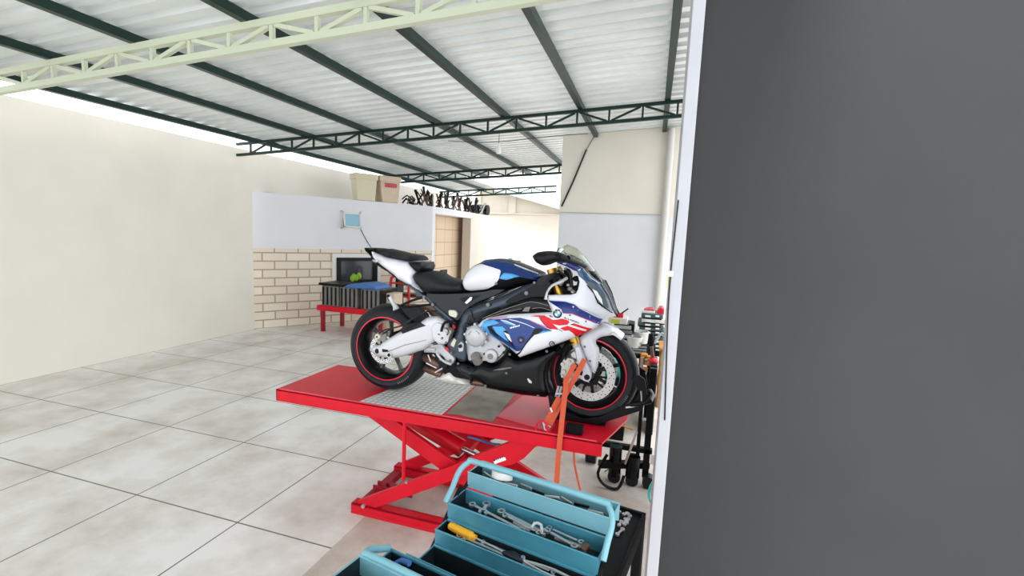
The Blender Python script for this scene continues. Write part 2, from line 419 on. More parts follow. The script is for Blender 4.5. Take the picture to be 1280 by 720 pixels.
# office block in the left corner: slanted front wall with brick lower part, doorway side
ZO = 2.55
o0 = atz(438, 249.5, ZO); o1 = atz(541, 258, ZO); o2 = atz(620, 272, ZO)
dA = (o1-o0); dA.z = 0; dA.normalize(); nA = Vector((dA.y, -dA.x, 0))       # nA faces the room
oS = o0 - dA*((o0.x-(XL-.1))/dA.x)
def planeA(u, v, out=0.):
    r = ray(u, v); o = o1+nA*out; t = (o-Vector((0, 0, H))).dot(nA)/r.dot(nA); return Vector((0, 0, H))+r*t
LA = (o1-oS).length
MA = Matrix((( -dA.x, nA.x, 0, o1.x), (-dA.y, nA.y, 0, o1.y), (0, 0, 1, 0), (0, 0, 0, 1)))   # local: x along A from the corner to the left, y out of the wall
MAi = MA.inverted()
zb = planeA(450, 312).z
w1 = [MAi @ planeA(*p) for p in ((426, 262), (451, 264.5), (450.5, 287), (426, 284))]
wx0, wx1 = w1[1].x, w1[0].x; wz0, wz1 = w1[2].z, w1[1].z
mb = MB().m('office_white')
mb.box((0, -.12, zb), (wx0, 0, ZO), MA); mb.box((wx0, -.12, zb), (wx1, 0, wz0), MA); mb.box((wx0, -.12, wz1), (wx1, 0, ZO), MA); mb.box((wx1, -.12, zb), (LA, 0, ZO), MA)
mb.obj_ = struct('wall_office_front', mb)
X2 = -5.93; XS = (o1.x+o2.x)/2
y1o = o1.y; 
# brick lower part (object rotated so that its texture runs along the wall)
def wallobj(name, k, a, b_):
    mb = MB().m(k); mb.box(a, b_); o = mb.obj(name, None); o.matrix_world = MA @ Matrix.Rotation(PI/2, 4, 'Z').inverted() ; return o
bk = MB().m('brick'); bk.box((-.14, -LA, 0), (.0, 0, zb)); ob = bk.obj('wall_office_brick', None)
ob.matrix_world = Matrix(((nA.x, dA.x, 0, o1.x), (nA.y, dA.y, 0, o1.y), (0, 0, 1, 0), (0, 0, 0, 1))); ob['kind'] = 'structure'
# side of the office with the doorway
d0 = atx(543.5, 300, o1.x).y; d1 = atx(588, 300, o1.x).y; zd = atx(560, 269, o1.x).z
xo = o1.x; yend = atx(619, 300, o1.x).y
mb = MB().m('office_white'); mb.box((xo-.25, y1o, 0), (xo, d0, ZO)); mb.box((xo-.25, d0, zd), (xo, d1, ZO)); mb.m('peach_wall'); mb.box((xo-.25, d1, 0), (xo, yend, ZO))
struct('wall_office_side', mb)
mb = MB().m('door_tile'); mb.box((xo-1.0, d0-.3, 0), (xo-.42, yend-.1, ZO-.13)); struct('wall_doorway', mb)
mb = MB().m('office_white')
mb.prism([(oS.x-nA.x*.1, oS.y-nA.y*.1+.3), (o1.x-.12, o1.y+.06), (xo-.2, yend-.01), (XL, yend-.01)], ZO-.12, ZO-.004, 'Z'); struct('ceiling_office', mb)
# awning window
wf = MB().m('white_plastic')
for a, b_ in (((wx0, .0, wz0), (wx1, .03, wz0+.04)), ((wx0, .0, wz1-.04), (wx1, .03, wz1)), ((wx0, .0, wz0), (wx0+.04, .03, wz1)), ((wx1-.04, .0, wz0), (wx1, .03, wz1))): wf.box(a, b_, MA)
wo = struct('window_1', wf)
tilt = MA @ Matrix.Translation((0, .03, wz1-.04)) @ Matrix.Rotation(math.radians(16), 4, 'X')
mb = MB().m('pane_blue'); mb.box((wx0+.05, 0, -(wz1-wz0-.1)), (wx1-.05, .012, 0), tilt); mb.obj('pane', wo)
mb = MB().m('white_plastic'); hh = wz1-wz0-.06
for a, b_ in (((wx0+.03, -.005, -hh), (wx1-.03, .02, -hh+.03)), ((wx0+.03, -.005, -.03), (wx1-.03, .02, 0)), ((wx0+.03, -.005, -hh), (wx0+.06, .02, 0)), ((wx1-.06, -.005, -hh), (wx1-.03, .02, 0))): mb.box(a, b_, tilt)
mb.obj('sash', wo)
# framed dark opening in the brick
w2 = [MAi @ planeA(*p) for p in ((420, 320), (471, 322), (471, 353))]
x0, x1, z0, z1 = w2[1].x, w2[0].x, w2[2].z, w2[1].z
mb = MB().m('white_plastic')
for a, b_ in (((x0-.08, 0, z0-.1), (x1+.08, .03, z0)), ((x0-.08, 0, z1), (x1+.08, .03, z1+.08)), ((x0-.08, 0, z0), (x0, .03, z1)), ((x1, 0, z0), (x1+.08, .03, z1))): mb.box(a, b_, MA)
wo = struct('window_2', mb)
mb = MB().m('black_plastic')
for a, b_ in (((x0, 0, z0), (x1, .05, z0+.07)), ((x0, 0, z1-.07), (x1, .05, z1)), ((x0, 0, z0), (x0+.09, .05, z1)), ((x1-.09, 0, z0), (x1, .05, z1))): mb.box(a, b_, MA)
mb.obj('window_frame', wo)
MB().m('dark_glass').box((x0+.08, .005, z0+.06), (x1-.08, .02, z1-.06), MA).obj('pane', wo)
p = MAi @ planeA(441, 343)
mb = MB().m('leaf_green')
for k in range(5):
    mb.sphere(MA @ Vector((p.x+random.uniform(-.12, .12), .07, z0+.1+random.uniform(0, .12))), .06, 8, 5, (1, .5, 1.2))
solo(mb, 'potted_plant', 'small bright green plant seen in the black framed window', 'plant')
# wire on the office wall
a = planeA(451, 287, .02); b2 = planeA(465, 311, .02)
solo(MB().m('black_wire').tube([a, a.lerp(b2, .5)+Vector((0, 0, -.02)), b2], .007, 6), 'wall_cable', 'thin dark cable hanging down the white office wall from its window', 'cable')
# drain pipe in the back corner and wires on the back wall
p0 = at(838, 170, 8.2); p1 = at(824, 375, 8.2); xq = (p0.x+p1.x)/2
pp = thing('drain_pipe', 'cream vertical drain pipe in the corner of the tall back wall', 'pipe', (xq, 8.22, 0))
MB().m('pipe_cream').cyl((xq, 8.225, 0), (xq, 8.225, 3.8), .058, 20).obj('pipe', pp)
for z in (1.1, 2.35, 3.3): MB().m('pipe_cream').cyl((xq, 8.222, z), (xq, 8.222, z+.09), .063, 20).obj('collar', pp)
W = lambda pts, Y=8.27: [at(u, v, Y) for u, v in pts]
mb = MB().m('black_wire').tube(W([(744, 168), (733, 187)]), .006, 6).tube(W([(733, 187), (716, 228), (702, 258)]), .015, 6)
solo(mb, 'power_cable', 'black cable slung down the tall back wall from the purlin end', 'cable')
mb = MB().m('black_wire').tube([at(u, v, 6.46) for u, v in ((560, 176), (600, 178), (640, 176), (680, 171), (735, 167))], .005, 6, smooth=2)
solo(mb, 'overhead_wire', 'thin sagging wire strung below the middle roof truss', 'wire')
mb = MB().m('black_wire').sphere(at(831, 279, 8.24), .035, 8, 6, (.6, .5, 1.4)); mb.tube(W([(831, 279), (829, 287)]), .008, 6)
solo(mb, 'wall_hook', 'small black hook on the back wall beside the drain pipe', 'hook')
# cables on the white pilaster
YP = 2.197
mb = MB().m('black_wire').tube([at(u, v, YP) for u, v in ((848, 250), (842, 306), (838, 345), (835, 392), (833, 455), (831, 525))], .0035, 6, smooth=2)
solo(mb, 'pilaster_cable', 'black cable running down the white pilaster at the right edge', 'cable')
p = at(838, 409-0, YP); p = at(838, 340, YP)
so = thing('cable_joint', 'small white cable joint box on the pilaster at the right edge', 'joint box', (p.x, YP, p.z-.02))
MB().m('white_plastic').box((p.x-.014, YP-.02, p.z-.02), (p.x+.012, YP+.008, p.z+.006)).obj('box', so, bevel=.003)
MB().m('yellow_label').cyl((p.x-.012, YP-.008, p.z-.075), (p.x-.008, YP-.008, p.z-.02), .0022).obj('plug', so)

# ------------------------------------------------------------------ things on the office roof
def carton(u0, v0, u1, v1, ins, d, k, name, label):
    a = MAi @ planeA(u0, v1, -ins); b_ = MAi @ planeA(u1, v0, -ins); x0, x1 = b_.x, a.x; zt_ = b_.z
    t = thing(name, label, 'box', MA @ Vector(((x0+x1)/2, -ins-d/2, ZO)))
    off = MA
    mb = MB().m(k); mb.prism([(x0+.05, ZO+.002), (x1-.05, ZO+.002), (x1, zt_-.06), (x1, zt_), (x0, zt_), (x0, zt_-.06)], -ins-d, -ins, mtx=MA)
    mb.obj('body', t, bevel=.02)
    mb = MB().m(k); mb.box((x0-.015, -ins-d-.015, zt_-.12), (x1+.015, -ins+.015, zt_+.004), MA); mb.obj('rim', t, bevel=.02)
    return t, x0, x1, zt_
carton(444, 219, 472, 250, .06, .30, 'carton_cream', 'storage_box', 'cream plastic storage tub on the white office roof, left of a carton')
t, x0, x1, zq = carton(475, 222, 501, 252, .06, .40, 'cardboard', 'carton', 'worn pale carton with faded red print on the white office roof')
for k in range(6): MB().m('pink_cloth').box((x0+.1+k*(x1-x0-.2)/6, -.055, zq-.24), (x0+.1+(k+.75)*(x1-x0-.2)/6, -.04, zq-.15), MA).obj('print', t)
xs_ = []
for i in range(24):
    if i < 6:
        p = MAi @ planeA(506+i*5.6, 256, -.14); P0 = MA @ Vector((p.x, -.14-.05*(i % 2), ZO)); D1 = MA.to_3x3() @ Vector((1, 0, 0))
    else: P0 = Vector((xo-.12-.08*(i % 2), y1o+.2+(i-6)*(yend-y1o-1.1)/17, ZO)); D1 = Vector((0, 1, 0))
    hgt = random.uniform(.25, .50) if i > 2 else .12
    D1 = (Matrix.Rotation(random.uniform(-.5, .5), 3, 'Z') @ D1); P0 = P0+D1*random.uniform(-.08, .08)
    lean = random.uniform(-.22, .22)
    Q = lambda a_, h_, n_=0.: P0+D1*a_+Vector((0, 0, h_))+Vector((-D1.y, D1.x, 0))*n_
    mb = MB().m(['black_plastic', 'cart_black', 'crate_grey', 'cart_black', 'bronze'][i % 5])
    mb.tube([Q(-.13, .03), Q(-.04, .05), Q(lean*.5, hgt*.6), Q(lean, hgt)], [.025, .03, .024, .034], 8, smooth=1)
    mb.tube([Q(.12, .025, .03), Q(.03, .14, .02), Q(-lean*.6, hgt*.85, .03)], .018, 8, smooth=1)
    mb.tube([Q(-.1, .12, .02), Q(.02, .2, .05), Q(.13, hgt*.9, .03)], .014, 8, smooth=1)
    solo(mb, 'scrap_pipe', 'bent dark scrap pipe in the heap on the white office roof', 'pipe', 'scrap exhaust pipes on the office roof')
p = at(603, 262, 16.5)
solo(MB().m('gloss_black').cyl((xo-.65, yend-.5, ZO+.17), (xo-.1, yend-.5, ZO+.17), .165, 20), 'metal_drum', 'dark drum lying at the far end of the office roof heap', 'drum')

a = at(619, 331, 9.2); b_ = at(645, 331, 9.2)
t = thing('storage_cabinet', 'grey cabinet mostly hidden behind the fuel tank', 'cabinet', ((a.x+b_.x)/2, 9.4, 0))
MB().m('crate_grey').box((a.x, 9.2, 0), (b_.x, 9.6, a.z)).obj('body', t, bevel=.01); MB().m('crate_grey').box((a.x-.02, 9.18, a.z), (b_.x+.02, 9.62, a.z+.02)).obj('top', t)
zk = a.z+.02; p = at(636, 325, 9.2)
mb = MB().m('teal_hose').lathe([(0, 0), (.04, 0), (.055, .1), (.03, .13), (0, .13)], (p.x, 9.3, zk), 'Z', 16); solo(mb, 'teal_cup', 'small teal cup just above the fuel tank in the background', 'cup')
p = at(641, 325, 9.2); solo(MB().m('dark_frame').box((p.x, 9.26, zk), (p.x+.12, 9.4, zk+.09)), 'dark_box', 'small dark box right of the teal cup above the fuel tank', 'box', bevel=.005)
p = at(625, 322, 9.2); solo(MB().m('bronze').box((p.x-.1, 9.26, zk), (p.x+.09, 9.4, zk+.05)), 'flat_tin', 'flat dark red tin left of the teal cup above the fuel tank', 'tin', bevel=.005)
# ------------------------------------------------------------------ left middle distance: second red bench with crates, box, hand truck
Yc = 7.2
a = at(424, 384, Yc); b2 = at(474, 384, Yc); zt = a.z
t = thing('lift_table', 'low red bench under the ribbed grey crates at the left', 'bench', ((a.x+b2.x)/2, Yc+.3, 0))
MB().m('lift_red').box((a.x-.5, Yc, zt-.1), (b2.x+.02, Yc+.7, zt)).obj('table_top', t, bevel=.01)
for x in (a.x-.45, b2.x-.05):
    for y in (Yc+.05, Yc+.62): MB().m('lift_red_dark').box((x, y, 0), (x+.06, y+.06, zt-.1)).obj('leg', t)
ch = at(450, 361, Yc).z-zt
for k in range(3):
    x0 = b2.x-.45-k*.4; lab = ('ribbed grey crate nearest the rear tyre on the red bench', 'ribbed grey crate in the middle of the red bench', 'ribbed grey crate at the far left of the red bench')[k]
    if k == 0: x0 = b2.x-.40
    t = thing('ribbed_crate', lab, 'crate', (x0+.19, Yc+.3, zt), group='crates on the red bench')
    MB().m('crate_grey').box((x0, Yc+.03, zt), (x0+.37, Yc+.6, zt+ch)).obj('body', t, bevel=.01)
    mb = MB().m('black_plastic')
    for j in range(4): mb.box((x0+.03+j*.09, Yc+.012, zt+.02), (x0+.055+j*.09, Yc+.03, zt+ch-.02))
    mb.obj('ribs', t)
mb = MB().m('gloss_black').box((b2.x-.025, Yc+.05, zt), (b2.x+.02, Yc+.6, zt+ch)); solo(mb, 'battery_case', 'narrow black case beside the ribbed grey crates', 'case', bevel=.01)
pz = zt+ch
mb = MB().m('tarp_blue')
mb.prism([(b2.x-.75, pz+.005), (b2.x-.05, pz+.005), (b2.x-.1, pz+.06), (b2.x-.35, pz+.1), (b2.x-.65, pz+.06)], Yc-.02, Yc+.5)
solo(mb, 'folded_tarp', 'blue folded sheet lying on top of the ribbed crates', 'tarp', bevel=.015)
mb = MB().m('black_plastic').box((b2.x-1.3, Yc, pz+.005), (b2.x-.78, Yc+.5, pz+.05)); solo(mb, 'rubber_mat', 'black mat on the ribbed crates left of the blue sheet', 'mat', bevel=.01)
a = at(476, 366, Yc+.2); b2 = at(489, 386, Yc+.2)
mb = MB().m('cardboard').box((a.x+.06, Yc+.2, 0), (b2.x+.06, Yc+.5, a.z)); solo(mb, 'cardboard_box', 'tall plain beige carton between the crates and the red hand truck', 'box', bevel=.01)
Yh = 8.2
t = thing('hand_truck', 'red tubular hand truck standing before the pale brick wall', 'hand truck', (at(503, 385, Yh).x, Yh, 0))
fl, frr = at(488, 385, Yh).x, at(510.5, 385, Yh).x; zt = at(495, 344, Yh).z
MB().m('signal_red').tube([(fl, Yh, .1), (fl, Yh, zt-.15), (fl+.05, Yh, zt-.04), (fl+.12, Yh, zt), (frr-.1, Yh, zt), (frr, Yh, zt-.12), (frr, Yh, .1)], .028, 10, smooth=1).obj('frame', t)
for z in (zt-.16, zt-.42, zt-.62, .35): MB().m('signal_red').cyl((fl, Yh, z), (frr, Yh, z), .018, 8).obj('crossbar', t)
MB().m('signal_red').box((fl-.03, Yh-.2, .0), (frr+.03, Yh, .03)).obj('toe_plate', t)
for x in (fl-.05, frr+.05): MB().m('rubber').cyl((x-.03, Yh+.1, .12), (x+.03, Yh+.1, .12), .12, 18).obj('wheel', t)
t = thing('brown_rack', 'brown brick coloured rack behind the red hand truck', 'rack', (frr+.2, Yh+.5, 0))
for k in range(4): MB().m('bronze').box((fl-.1, Yh+.35, .35+k*.24), (frr+.55, Yh+.6, .42+k*.24)).obj('shelf', t)
for x in (fl-.1, frr+.5): MB().m('cart_black').box((x, Yh+.35, 0), (x+.05, Yh+.6, 1.2)).obj('post', t)

# ================================================================== RED SCISSOR LIFT
YN, YFF = 2.56, 3.24; ZT = .81
lift = thing('motorcycle_lift', 'red scissor lift table with the white, blue and red motorcycle standing on it', 'lift', (-1.2, 2.9, 0))
XLL, XRR = -2.46, -.19
xr2 = at(780, 525, 2.96).x
mb = MB().m('lift_red'); mb.prism([(XLL, YN), (XRR, YN), (xr2+.02, 2.97), (xr2+.02, YFF), (XLL, YFF)], ZT-.012, ZT, 'Z')
mb.obj('table_top', lift, bevel=.003)
mb = MB().m('lift_red'); mb.box((XLL, YN, ZT-.085), (XRR, YN+.012, ZT)); mb.box((XLL, YFF-.012, ZT-.085), (xr2, YFF, ZT)); mb.box((XLL, YN, ZT-.085), (XLL+.012, YFF, ZT-.012)); mb.box((-.3, YN+.01, ZT-.085), (-.29, YFF, ZT-.012))
mb.obj('table_skirt', lift, bevel=.003)
mb = MB().m('lift_pink'); mb.tube([(XLL+.02, YN+.006, ZT+.002), (XRR-.03, YN+.006, ZT+.002)], .004, 6); mb.obj('edge_weld', lift)
K2 = fr(438, 460, 2.77)
q = [atz(*K2(*p), ZT) for p in ((35, 120), (240, 34), (430, 62), (312, 166))]
mb = MB().m('checker'); mb.prism([(q[0].x-.02, q[0].y), (q[1].x, q[1].y+.05), (q[2].x, q[2].y+.05), (q[3].x, q[3].y)], ZT+.0005, ZT+.0024, 'Z'); mb.obj('checker_plate', lift)
q = [atz(*K2(*p), ZT) for p in ((330, 160), (440, 60), (562, 88), (492, 188), (375, 163))]
mb = MB().m('worn_plate'); mb.prism([(q[0].x, q[0].y+.01), (q[1].x, q[1].y+.05), (q[2].x+.02, q[2].y+.03), (q[3].x, q[3].y), (q[4].x, q[4].y)], ZT+.0005, ZT+.0024, 'Z'); mb.obj('worn_plate', lift)
q = [atz(*K2(*p), ZT) for p in ((500, 188), (590, 92), (660, 100), (700, 170), (690, 235))]
mb = MB().m('lift_pink'); q2 = [atz(620, 521, ZT), atz(655, 494, ZT), atz(690, 498, ZT), atz(694, 532, ZT), atz(686, 540, ZT)]
mb.prism([(p.x, p.y) for p in q2], ZT+.0005, ZT+.003, 'Z'); mb.obj('cover_sheet', lift)
def pz(pts, Y): return [(p.x, p.z) for p in (at(u, v, Y) for u, v in pts)]
arm1 = pz([(447, 626), (560, 584), (600, 567), (641, 551), (690, 532), (694, 545), (680, 553), (669, 559), (655, 573), (640, 581), (600, 588), (559, 603), (464, 637), (448, 641)], 2.60)
arm2 = pz([(452, 508), (476, 510), (493, 525), (560, 572), (690, 664), (672, 676), (529, 571), (460, 520)], 2.67)
zc = lambda P: [(x, max(.03, min(ZT-.02, z))) for x, z in P]
arm1 = zc(arm1); arm2 = zc(arm2)
for y, P in ((2.595, arm1), (2.665, arm2), (3.175, arm1), (3.105, arm2)):
    MB().m('lift_red').prism(P, y, y+.035).obj('scissor_arm', lift, bevel=.004)
XB0, XB1 = -1.86, -.22
for y in (2.585, 3.14):
    mb = MB().m('lift_red'); mb.box((XB0, y, .0), (XB1, y+.075, .018)); mb.box((XB0, y, .018), (XB1, y+.012, .075)); mb.box((XB0, y+.063, .018), (XB1, y+.075, .075)); mb.box((XB0, y, .063), (XB1, y+.075, .075))
    mb.obj('base_rail', lift, bevel=.004)
for x in (XB0+.01, XB1-.08): MB().m('lift_red_dark').box((x, 2.66, 0), (x+.07, 3.14, .05)).obj('cross_rail', lift, bevel=.004)
p = at(455, 633, 2.59)
MB().m('steel').cyl((p.x, 2.575, .075), (p.x, 2.65, .075), .014, 14).obj('pivot_pin', lift)
p = at(508, 603, 2.592); MB().m('steel').cyl((p.x, 2.588, p.z), (p.x, 2.60, p.z), .009, 12).obj('pivot_pin', lift)
a = at(518, 528, 2.70); b2 = at(509, 604, 2.70); MB().m('lift_red').cyl((a.x, 2.57, ZT-.04), (b2.x+.04, 2.577, .33), .0125, 12).obj('safety_rod', lift)
# locking rack with teeth
a = at(467, 613, 2.82); b2 = at(503, 588, 3.02)
mb = MB().m('lift_red_dark')
for y in (2.82, 2.88): mb.box((-1.84, y, .05), (-1.52, y+.012, .085))
mb.obj('lock_rack', lift)
for k in range(4): MB().m('lift_red_dark').prism([(-1.80+k*.07, .06), (-1.75+k*.07, .06), (-1.78+k*.07, .115)], 2.835, 2.875).obj('rack_tooth', lift)
MB().m('lift_red_dark').bar((-1.52, 2.84, .10), (-1.10, 2.84, .44), .03, .05).obj('lock_bar', lift)
# hydraulic cylinder
a = at(512, 522, 2.92); b2 = at(578, 561, 2.86)
MB().m('lift_red').cyl(a, b2, .06, 28).obj('hydraulic_cylinder', lift, bevel=.004)
b3 = at(604, 573, 2.84); MB().m('steel').cyl(b2, b3, .018, 14).obj('piston_rod', lift)
MB().m('tarp_blue').tube([at(585, 546, 2.80), at(600, 550, 2.78), at(612, 554, 2.80), at(628, 556, 2.86)], .007, 8, smooth=2).obj('hydraulic_hose', lift)
MB().m('lift_red_dark').box((-1.25, 2.72, .37), (-.85, 2.78, .44)).obj('cross_tie', lift)
MB().m('lift_red').cyl((-1.13, 2.60, .43), (-1.13, 3.2, .43), .02, 14).obj('cross_shaft', lift)
E7 = fr(540, 480, 5.144)
P = pz([E7(*p) for p in ((395, 495), (470, 470), (477, 488), (404, 514))], 2.594)
mb = MB().m('label_white').prism(P, 2.5915, 2.5945)
P = pz([E7(*p) for p in ((395, 490), (465, 463), (468, 470), (397, 497))], 2.594); mb.m('gloss_black').prism(P, 2.5915, 2.5945)
for k in range(5):
    x, y = 408+k*12, 487-k*4.4
    mb.m('label_white').prism(pz([E7(x, y), E7(x+7, y-2.5), E7(x+8, y+4), E7(x+1, y+6.5)], 2.593), 2.5905, 2.5935)
mb.obj('sticker', lift)
p = at(494, 470, 3.02); MB().m('lift_red').tube([(p.x-.035, 3.02, ZT), (p.x-.03, 3.02, ZT+.05), (p.x, 3.02, ZT+.075), (p.x+.03, 3.02, ZT+.05), (p.x+.035, 3.02, ZT)], .007, 8, smooth=1).obj('strap_eye', lift)
# strap eye on the table edge
for u in (678, ):
    p = atz(676, 542, ZT); MB().m('lift_red').tube([(p.x-.035, p.y+.02, ZT), (p.x-.03, p.y+.02, ZT+.05), (p.x, p.y+.02, ZT+.07), (p.x+.03, p.y+.02, ZT+.05), (p.x+.035, p.y+.02, ZT)], .006, 8, smooth=1).obj('strap_eye', lift)

# ================================================================== MOTORCYCLE
YB = 2.90
bike = thing('motorcycle', 'white, blue and red sport motorcycle strapped on the red scissor lift', 'motorcycle', (-1.05, YB, ZT))
F5 = fr(438, 300, 3.598); F6 = fr(640, 300, 3.598); T5 = fr(450, 300, 7.2); E1 = fr(500, 370, 6.55); G1 = fr(590, 370, 6.545)
H1 = fr(680, 300, 6); W1 = fr(680, 400, 6); S8 = fr(560, 300, 6); K8 = fr(540, 420, 8); D12 = fr(670, 370, 12); E3 = fr(600, 380, 10.29); W7 = fr(660, 330, 10.286)
ID = lambda x, y: (x, y)
def LL(x, y): return (640+(x/2-640)/3.168, 360+(y/2)/3.168)
def LU(x, y): return (640+(x/2-640)/3.168, 360+(y/2-360)/3.168)
def bxz(F, pts, t): return [(p.x, p.z) for p in (at(*F(*q), YB-t) for q in pts)]
def onsurf(F, pts, f):
    out = []
    for q_ in pts:
        u, v = F(*q_); y = YB-.15
        for _ in range(8):
            p = at(u, v, y); y = .5*y+.5*f(p.x, p.z)
        p = at(u, v, y); out.append((p.x, p.z))
    return out
def plate(name, k, F, pts, t0, t1, parent=bike, bevel=.002, sm=0, mirror=False):
    """flat part between lateral positions t0 (outer, towards the camera) and t1"""
    P = bxz(F, pts, t0)
    if sm: P = chaikin(P, sm)
    o = MB().m(k).prism(P, YB-t0, YB-t1).obj(name, parent, bevel=bevel)
    if mirror: MB().m(k).prism(P, YB+t1, YB+t0).obj(name, parent, bevel=bevel)
    return o
def body(name, k, F, pts, t, bulge, R, parent=bike, sm=1, sym=True, depth=.05, step=.018, tfun=None, mirror=False, ang=50):
    """domed body part; returns object, surface function"""
    if tfun:
        P = onsurf(F, pts, lambda x, z: YB-tfun(x, z))
    else: P = bxz(F, pts, t)
    if sm: P = chaikin(P, sm)
    def f(x, z):
        y0 = YB-(tfun(x, z) if tfun else t)
        if not inside((x, z), P): return y0
        s = min(1, bdist((x, z), P)/R); return y0-bulge*math.sqrt(max(0, 1-(1-s)**2))
    back = (lambda x, z: 2*YB-f(x, z)) if sym else (lambda x, z: f(x, z)+depth)
    o = MB().m(k).shell(P, f, back, step).obj(name, parent, ang=ang)
    if mirror:
        MB().m(k).shell(P, lambda x, z: 2*YB-f(x, z), lambda x, z: 2*YB-f(x, z)-depth, step).obj(name, parent, ang=ang)
    return o, f
def decal(name, k, F, pts, f, parent, lift_=.0016, sm=0, step=.018, mirror=False, th=.002):
    P = onsurf(F, pts, f)
    if sm: P = chaikin(P, sm)
    o = MB().m(k).shell(P, lambda x, z: f(x, z)-lift_, lambda x, z: f(x, z)-lift_+th, step).obj(name, parent, ang=50)
    if mirror: MB().m(k).shell(P, lambda x, z: 2*YB-f(x, z)+lift_, lambda x, z: 2*YB-f(x, z)+lift_-th, step).obj(name, parent, ang=50)
    return o
def tb(name, k, F, pts, r, parent=bike, n=10, smooth=2):
    """tube through (px, py, t) points"""
    P = []
    for x, y, t in pts:
        P.append(at(*F(x, y), YB-t))
    return MB().m(k).tube(P, r, n, smooth=smooth).obj(name, parent)

# ---- wheels
def wheel(kind, cx, cz, Rt, wt, rw, disc_r, disc_t, nsp, both, a_off):
    tyre = [(.214, -rw+.012), (.226, -rw-.004), (.24, -wt*.47), (.262, -wt*.5), (Rt-.04, -wt*.5+.004), (Rt-.022, -wt*.42), (Rt-.009, -wt*.29), (Rt-.002, -wt*.13), (Rt, 0)]
    tyre = tyre + [(r, -y) for r, y in tyre[:-1][::-1]] + [(.205, 0)]
    MB().m('rubber').lathe(tyre, (cx, YB, cz), 'Y', 96, closed=True).obj(kind+'_tyre', bike)
    mk = MB().m('crate_grey')
    for k in range(7):
        a = (-1.12+k*.06) if kind == 'rear' else (-.72+k*.05); e = Vector((math.cos(a), 0, math.sin(a))); n_ = Vector((-math.sin(a), 0, math.cos(a)))
        y_ = -wt*.5-.0015; r0 = .252; c0 = Vector((cx, YB+y_, cz))
        mk.bar(c0+e*r0+n_*.002, c0+e*(r0+.012)+n_*.002, .003, .002, (0, 1, 0)); mk.bar(c0+e*(r0+.011)-n_*.003, c0+e*(r0+.011)+n_*.005, .003, .002, (0, 1, 0))
    mk.obj('sidewall_marking', bike)
    mb = MB().m('rim_black')
    prof = [(.226, -rw-.006), (.2215, -rw-.008), (.214, -rw+.006), (.200, -rw+.022), (.186, -rw*.35), (.182, 0), (.186, rw*.35), (.200, rw-.022), (.214, rw-.006), (.2215, rw+.008), (.226, rw+.006), (.207, rw-.02), (.196, rw*.35), (.194, 0), (.196, -rw*.35), (.207, -rw+.02)]
    mb.lathe(prof, (cx, YB, cz), 'Y', 96, closed=True)
    mb.lathe([(0, -.055), (.03, -.055), (.034, -.04), (.05, -.03), (.05, .03), (.034, .04), (.03, .055), (0, .055)], (cx, YB, cz), 'Y', 32)
    rim = mb.obj(kind+'_rim', bike)
    for k in range(nsp):
        a = a_off+2*PI*k/nsp; e = Vector((math.cos(a), 0, math.sin(a))); s_ = Vector((-math.sin(a), 0, math.cos(a))); c = Vector((cx, YB, cz))
        m2 = MB().m('rim_black')
        rows = [(.04, .017, .022), (.09, .011, .016), (.15, .010, .014), (.190, .014, .02)]
        R_ = []
        for r, w, d in rows: R_.append([m2.vert(c+e*r+s_*(w*i)+Vector((0, d*j, 0))) for i, j in ((-1, -1), (1, -1), (1, 1), (-1, 1))])
        m2.face(R_[0][::-1]); m2.face(R_[-1])
        for i in range(3):
            for j in range(4): m2.face([R_[i][j], R_[i][(j+1) % 4], R_[i+1][(j+1) % 4], R_[i+1][j]])
        m2.obj('spoke', rim, bevel=.004)
    for s in ((-1, 1) if True else (-1,)):
        MB().m('rim_red').lathe([(.2195, s*(rw+.0085)), (.2275, s*(rw+.0065)), (.2275, s*(rw+.009)), (.2195, s*(rw+.011))], (cx, YB, cz), 'Y', 96, closed=True).obj('rim_stripe', rim)
    for s in ((-1, 1) if both else (-1,)):
        y = YB+s*disc_t; mb = MB().m('disc_steel')
        inner = disc_r*.70
        mb.lathe([(inner, -.0025), (disc_r, -.0025), (disc_r, .0025), (inner, .0025)], (cx, y, cz), 'Y', 72, closed=True)
        for k in range(10):
            a = 2*PI*k/10; e = Vector((math.cos(a), 0, math.sin(a)))
            mb.m('cart_black').bar(Vector((cx, y, cz))+e*(disc_r*.36), Vector((cx, y, cz))+e*(disc_r*.72), .012, .004, (0, 1, 0))
        mb.m('cart_black').lathe([(disc_r*.28, -.003), (disc_r*.42, -.003), (disc_r*.42, .003), (disc_r*.28, .003)], (cx, y, cz), 'Y', 40, closed=True)
        mb.m('gloss_black')
        for k in range(24):
            for rr, off in ((.78, 0), (.86, .5), (.94, 0)):
                if k % 2 and rr == .86: continue
                a = 2*PI*(k+off)/24; e = Vector((math.cos(a), 0, math.sin(a)))*(disc_r*rr)
                mb.cyl(Vector((cx, y-.0032, cz))+e, Vector((cx, y+.0032, cz))+e, .0036, 8)
        mb.obj('brake_disc', rim)
    return rim
pr = at(480.2, 436.2, YB-.098); pf = at(736.7, 468.5, YB-.063)
RX, RZ, FX, FZ = pr.x, pr.z, pf.x, pf.z
print('AXLES', pr, pf, FX-RX)
wheel('rear', RX, RZ, .3105, 0.190, .088, .102, .112, 7, False, PI/2+.02)
wheel('front', FX, FZ, .300, .125, .050, .160, .080, 7, True, -.5)

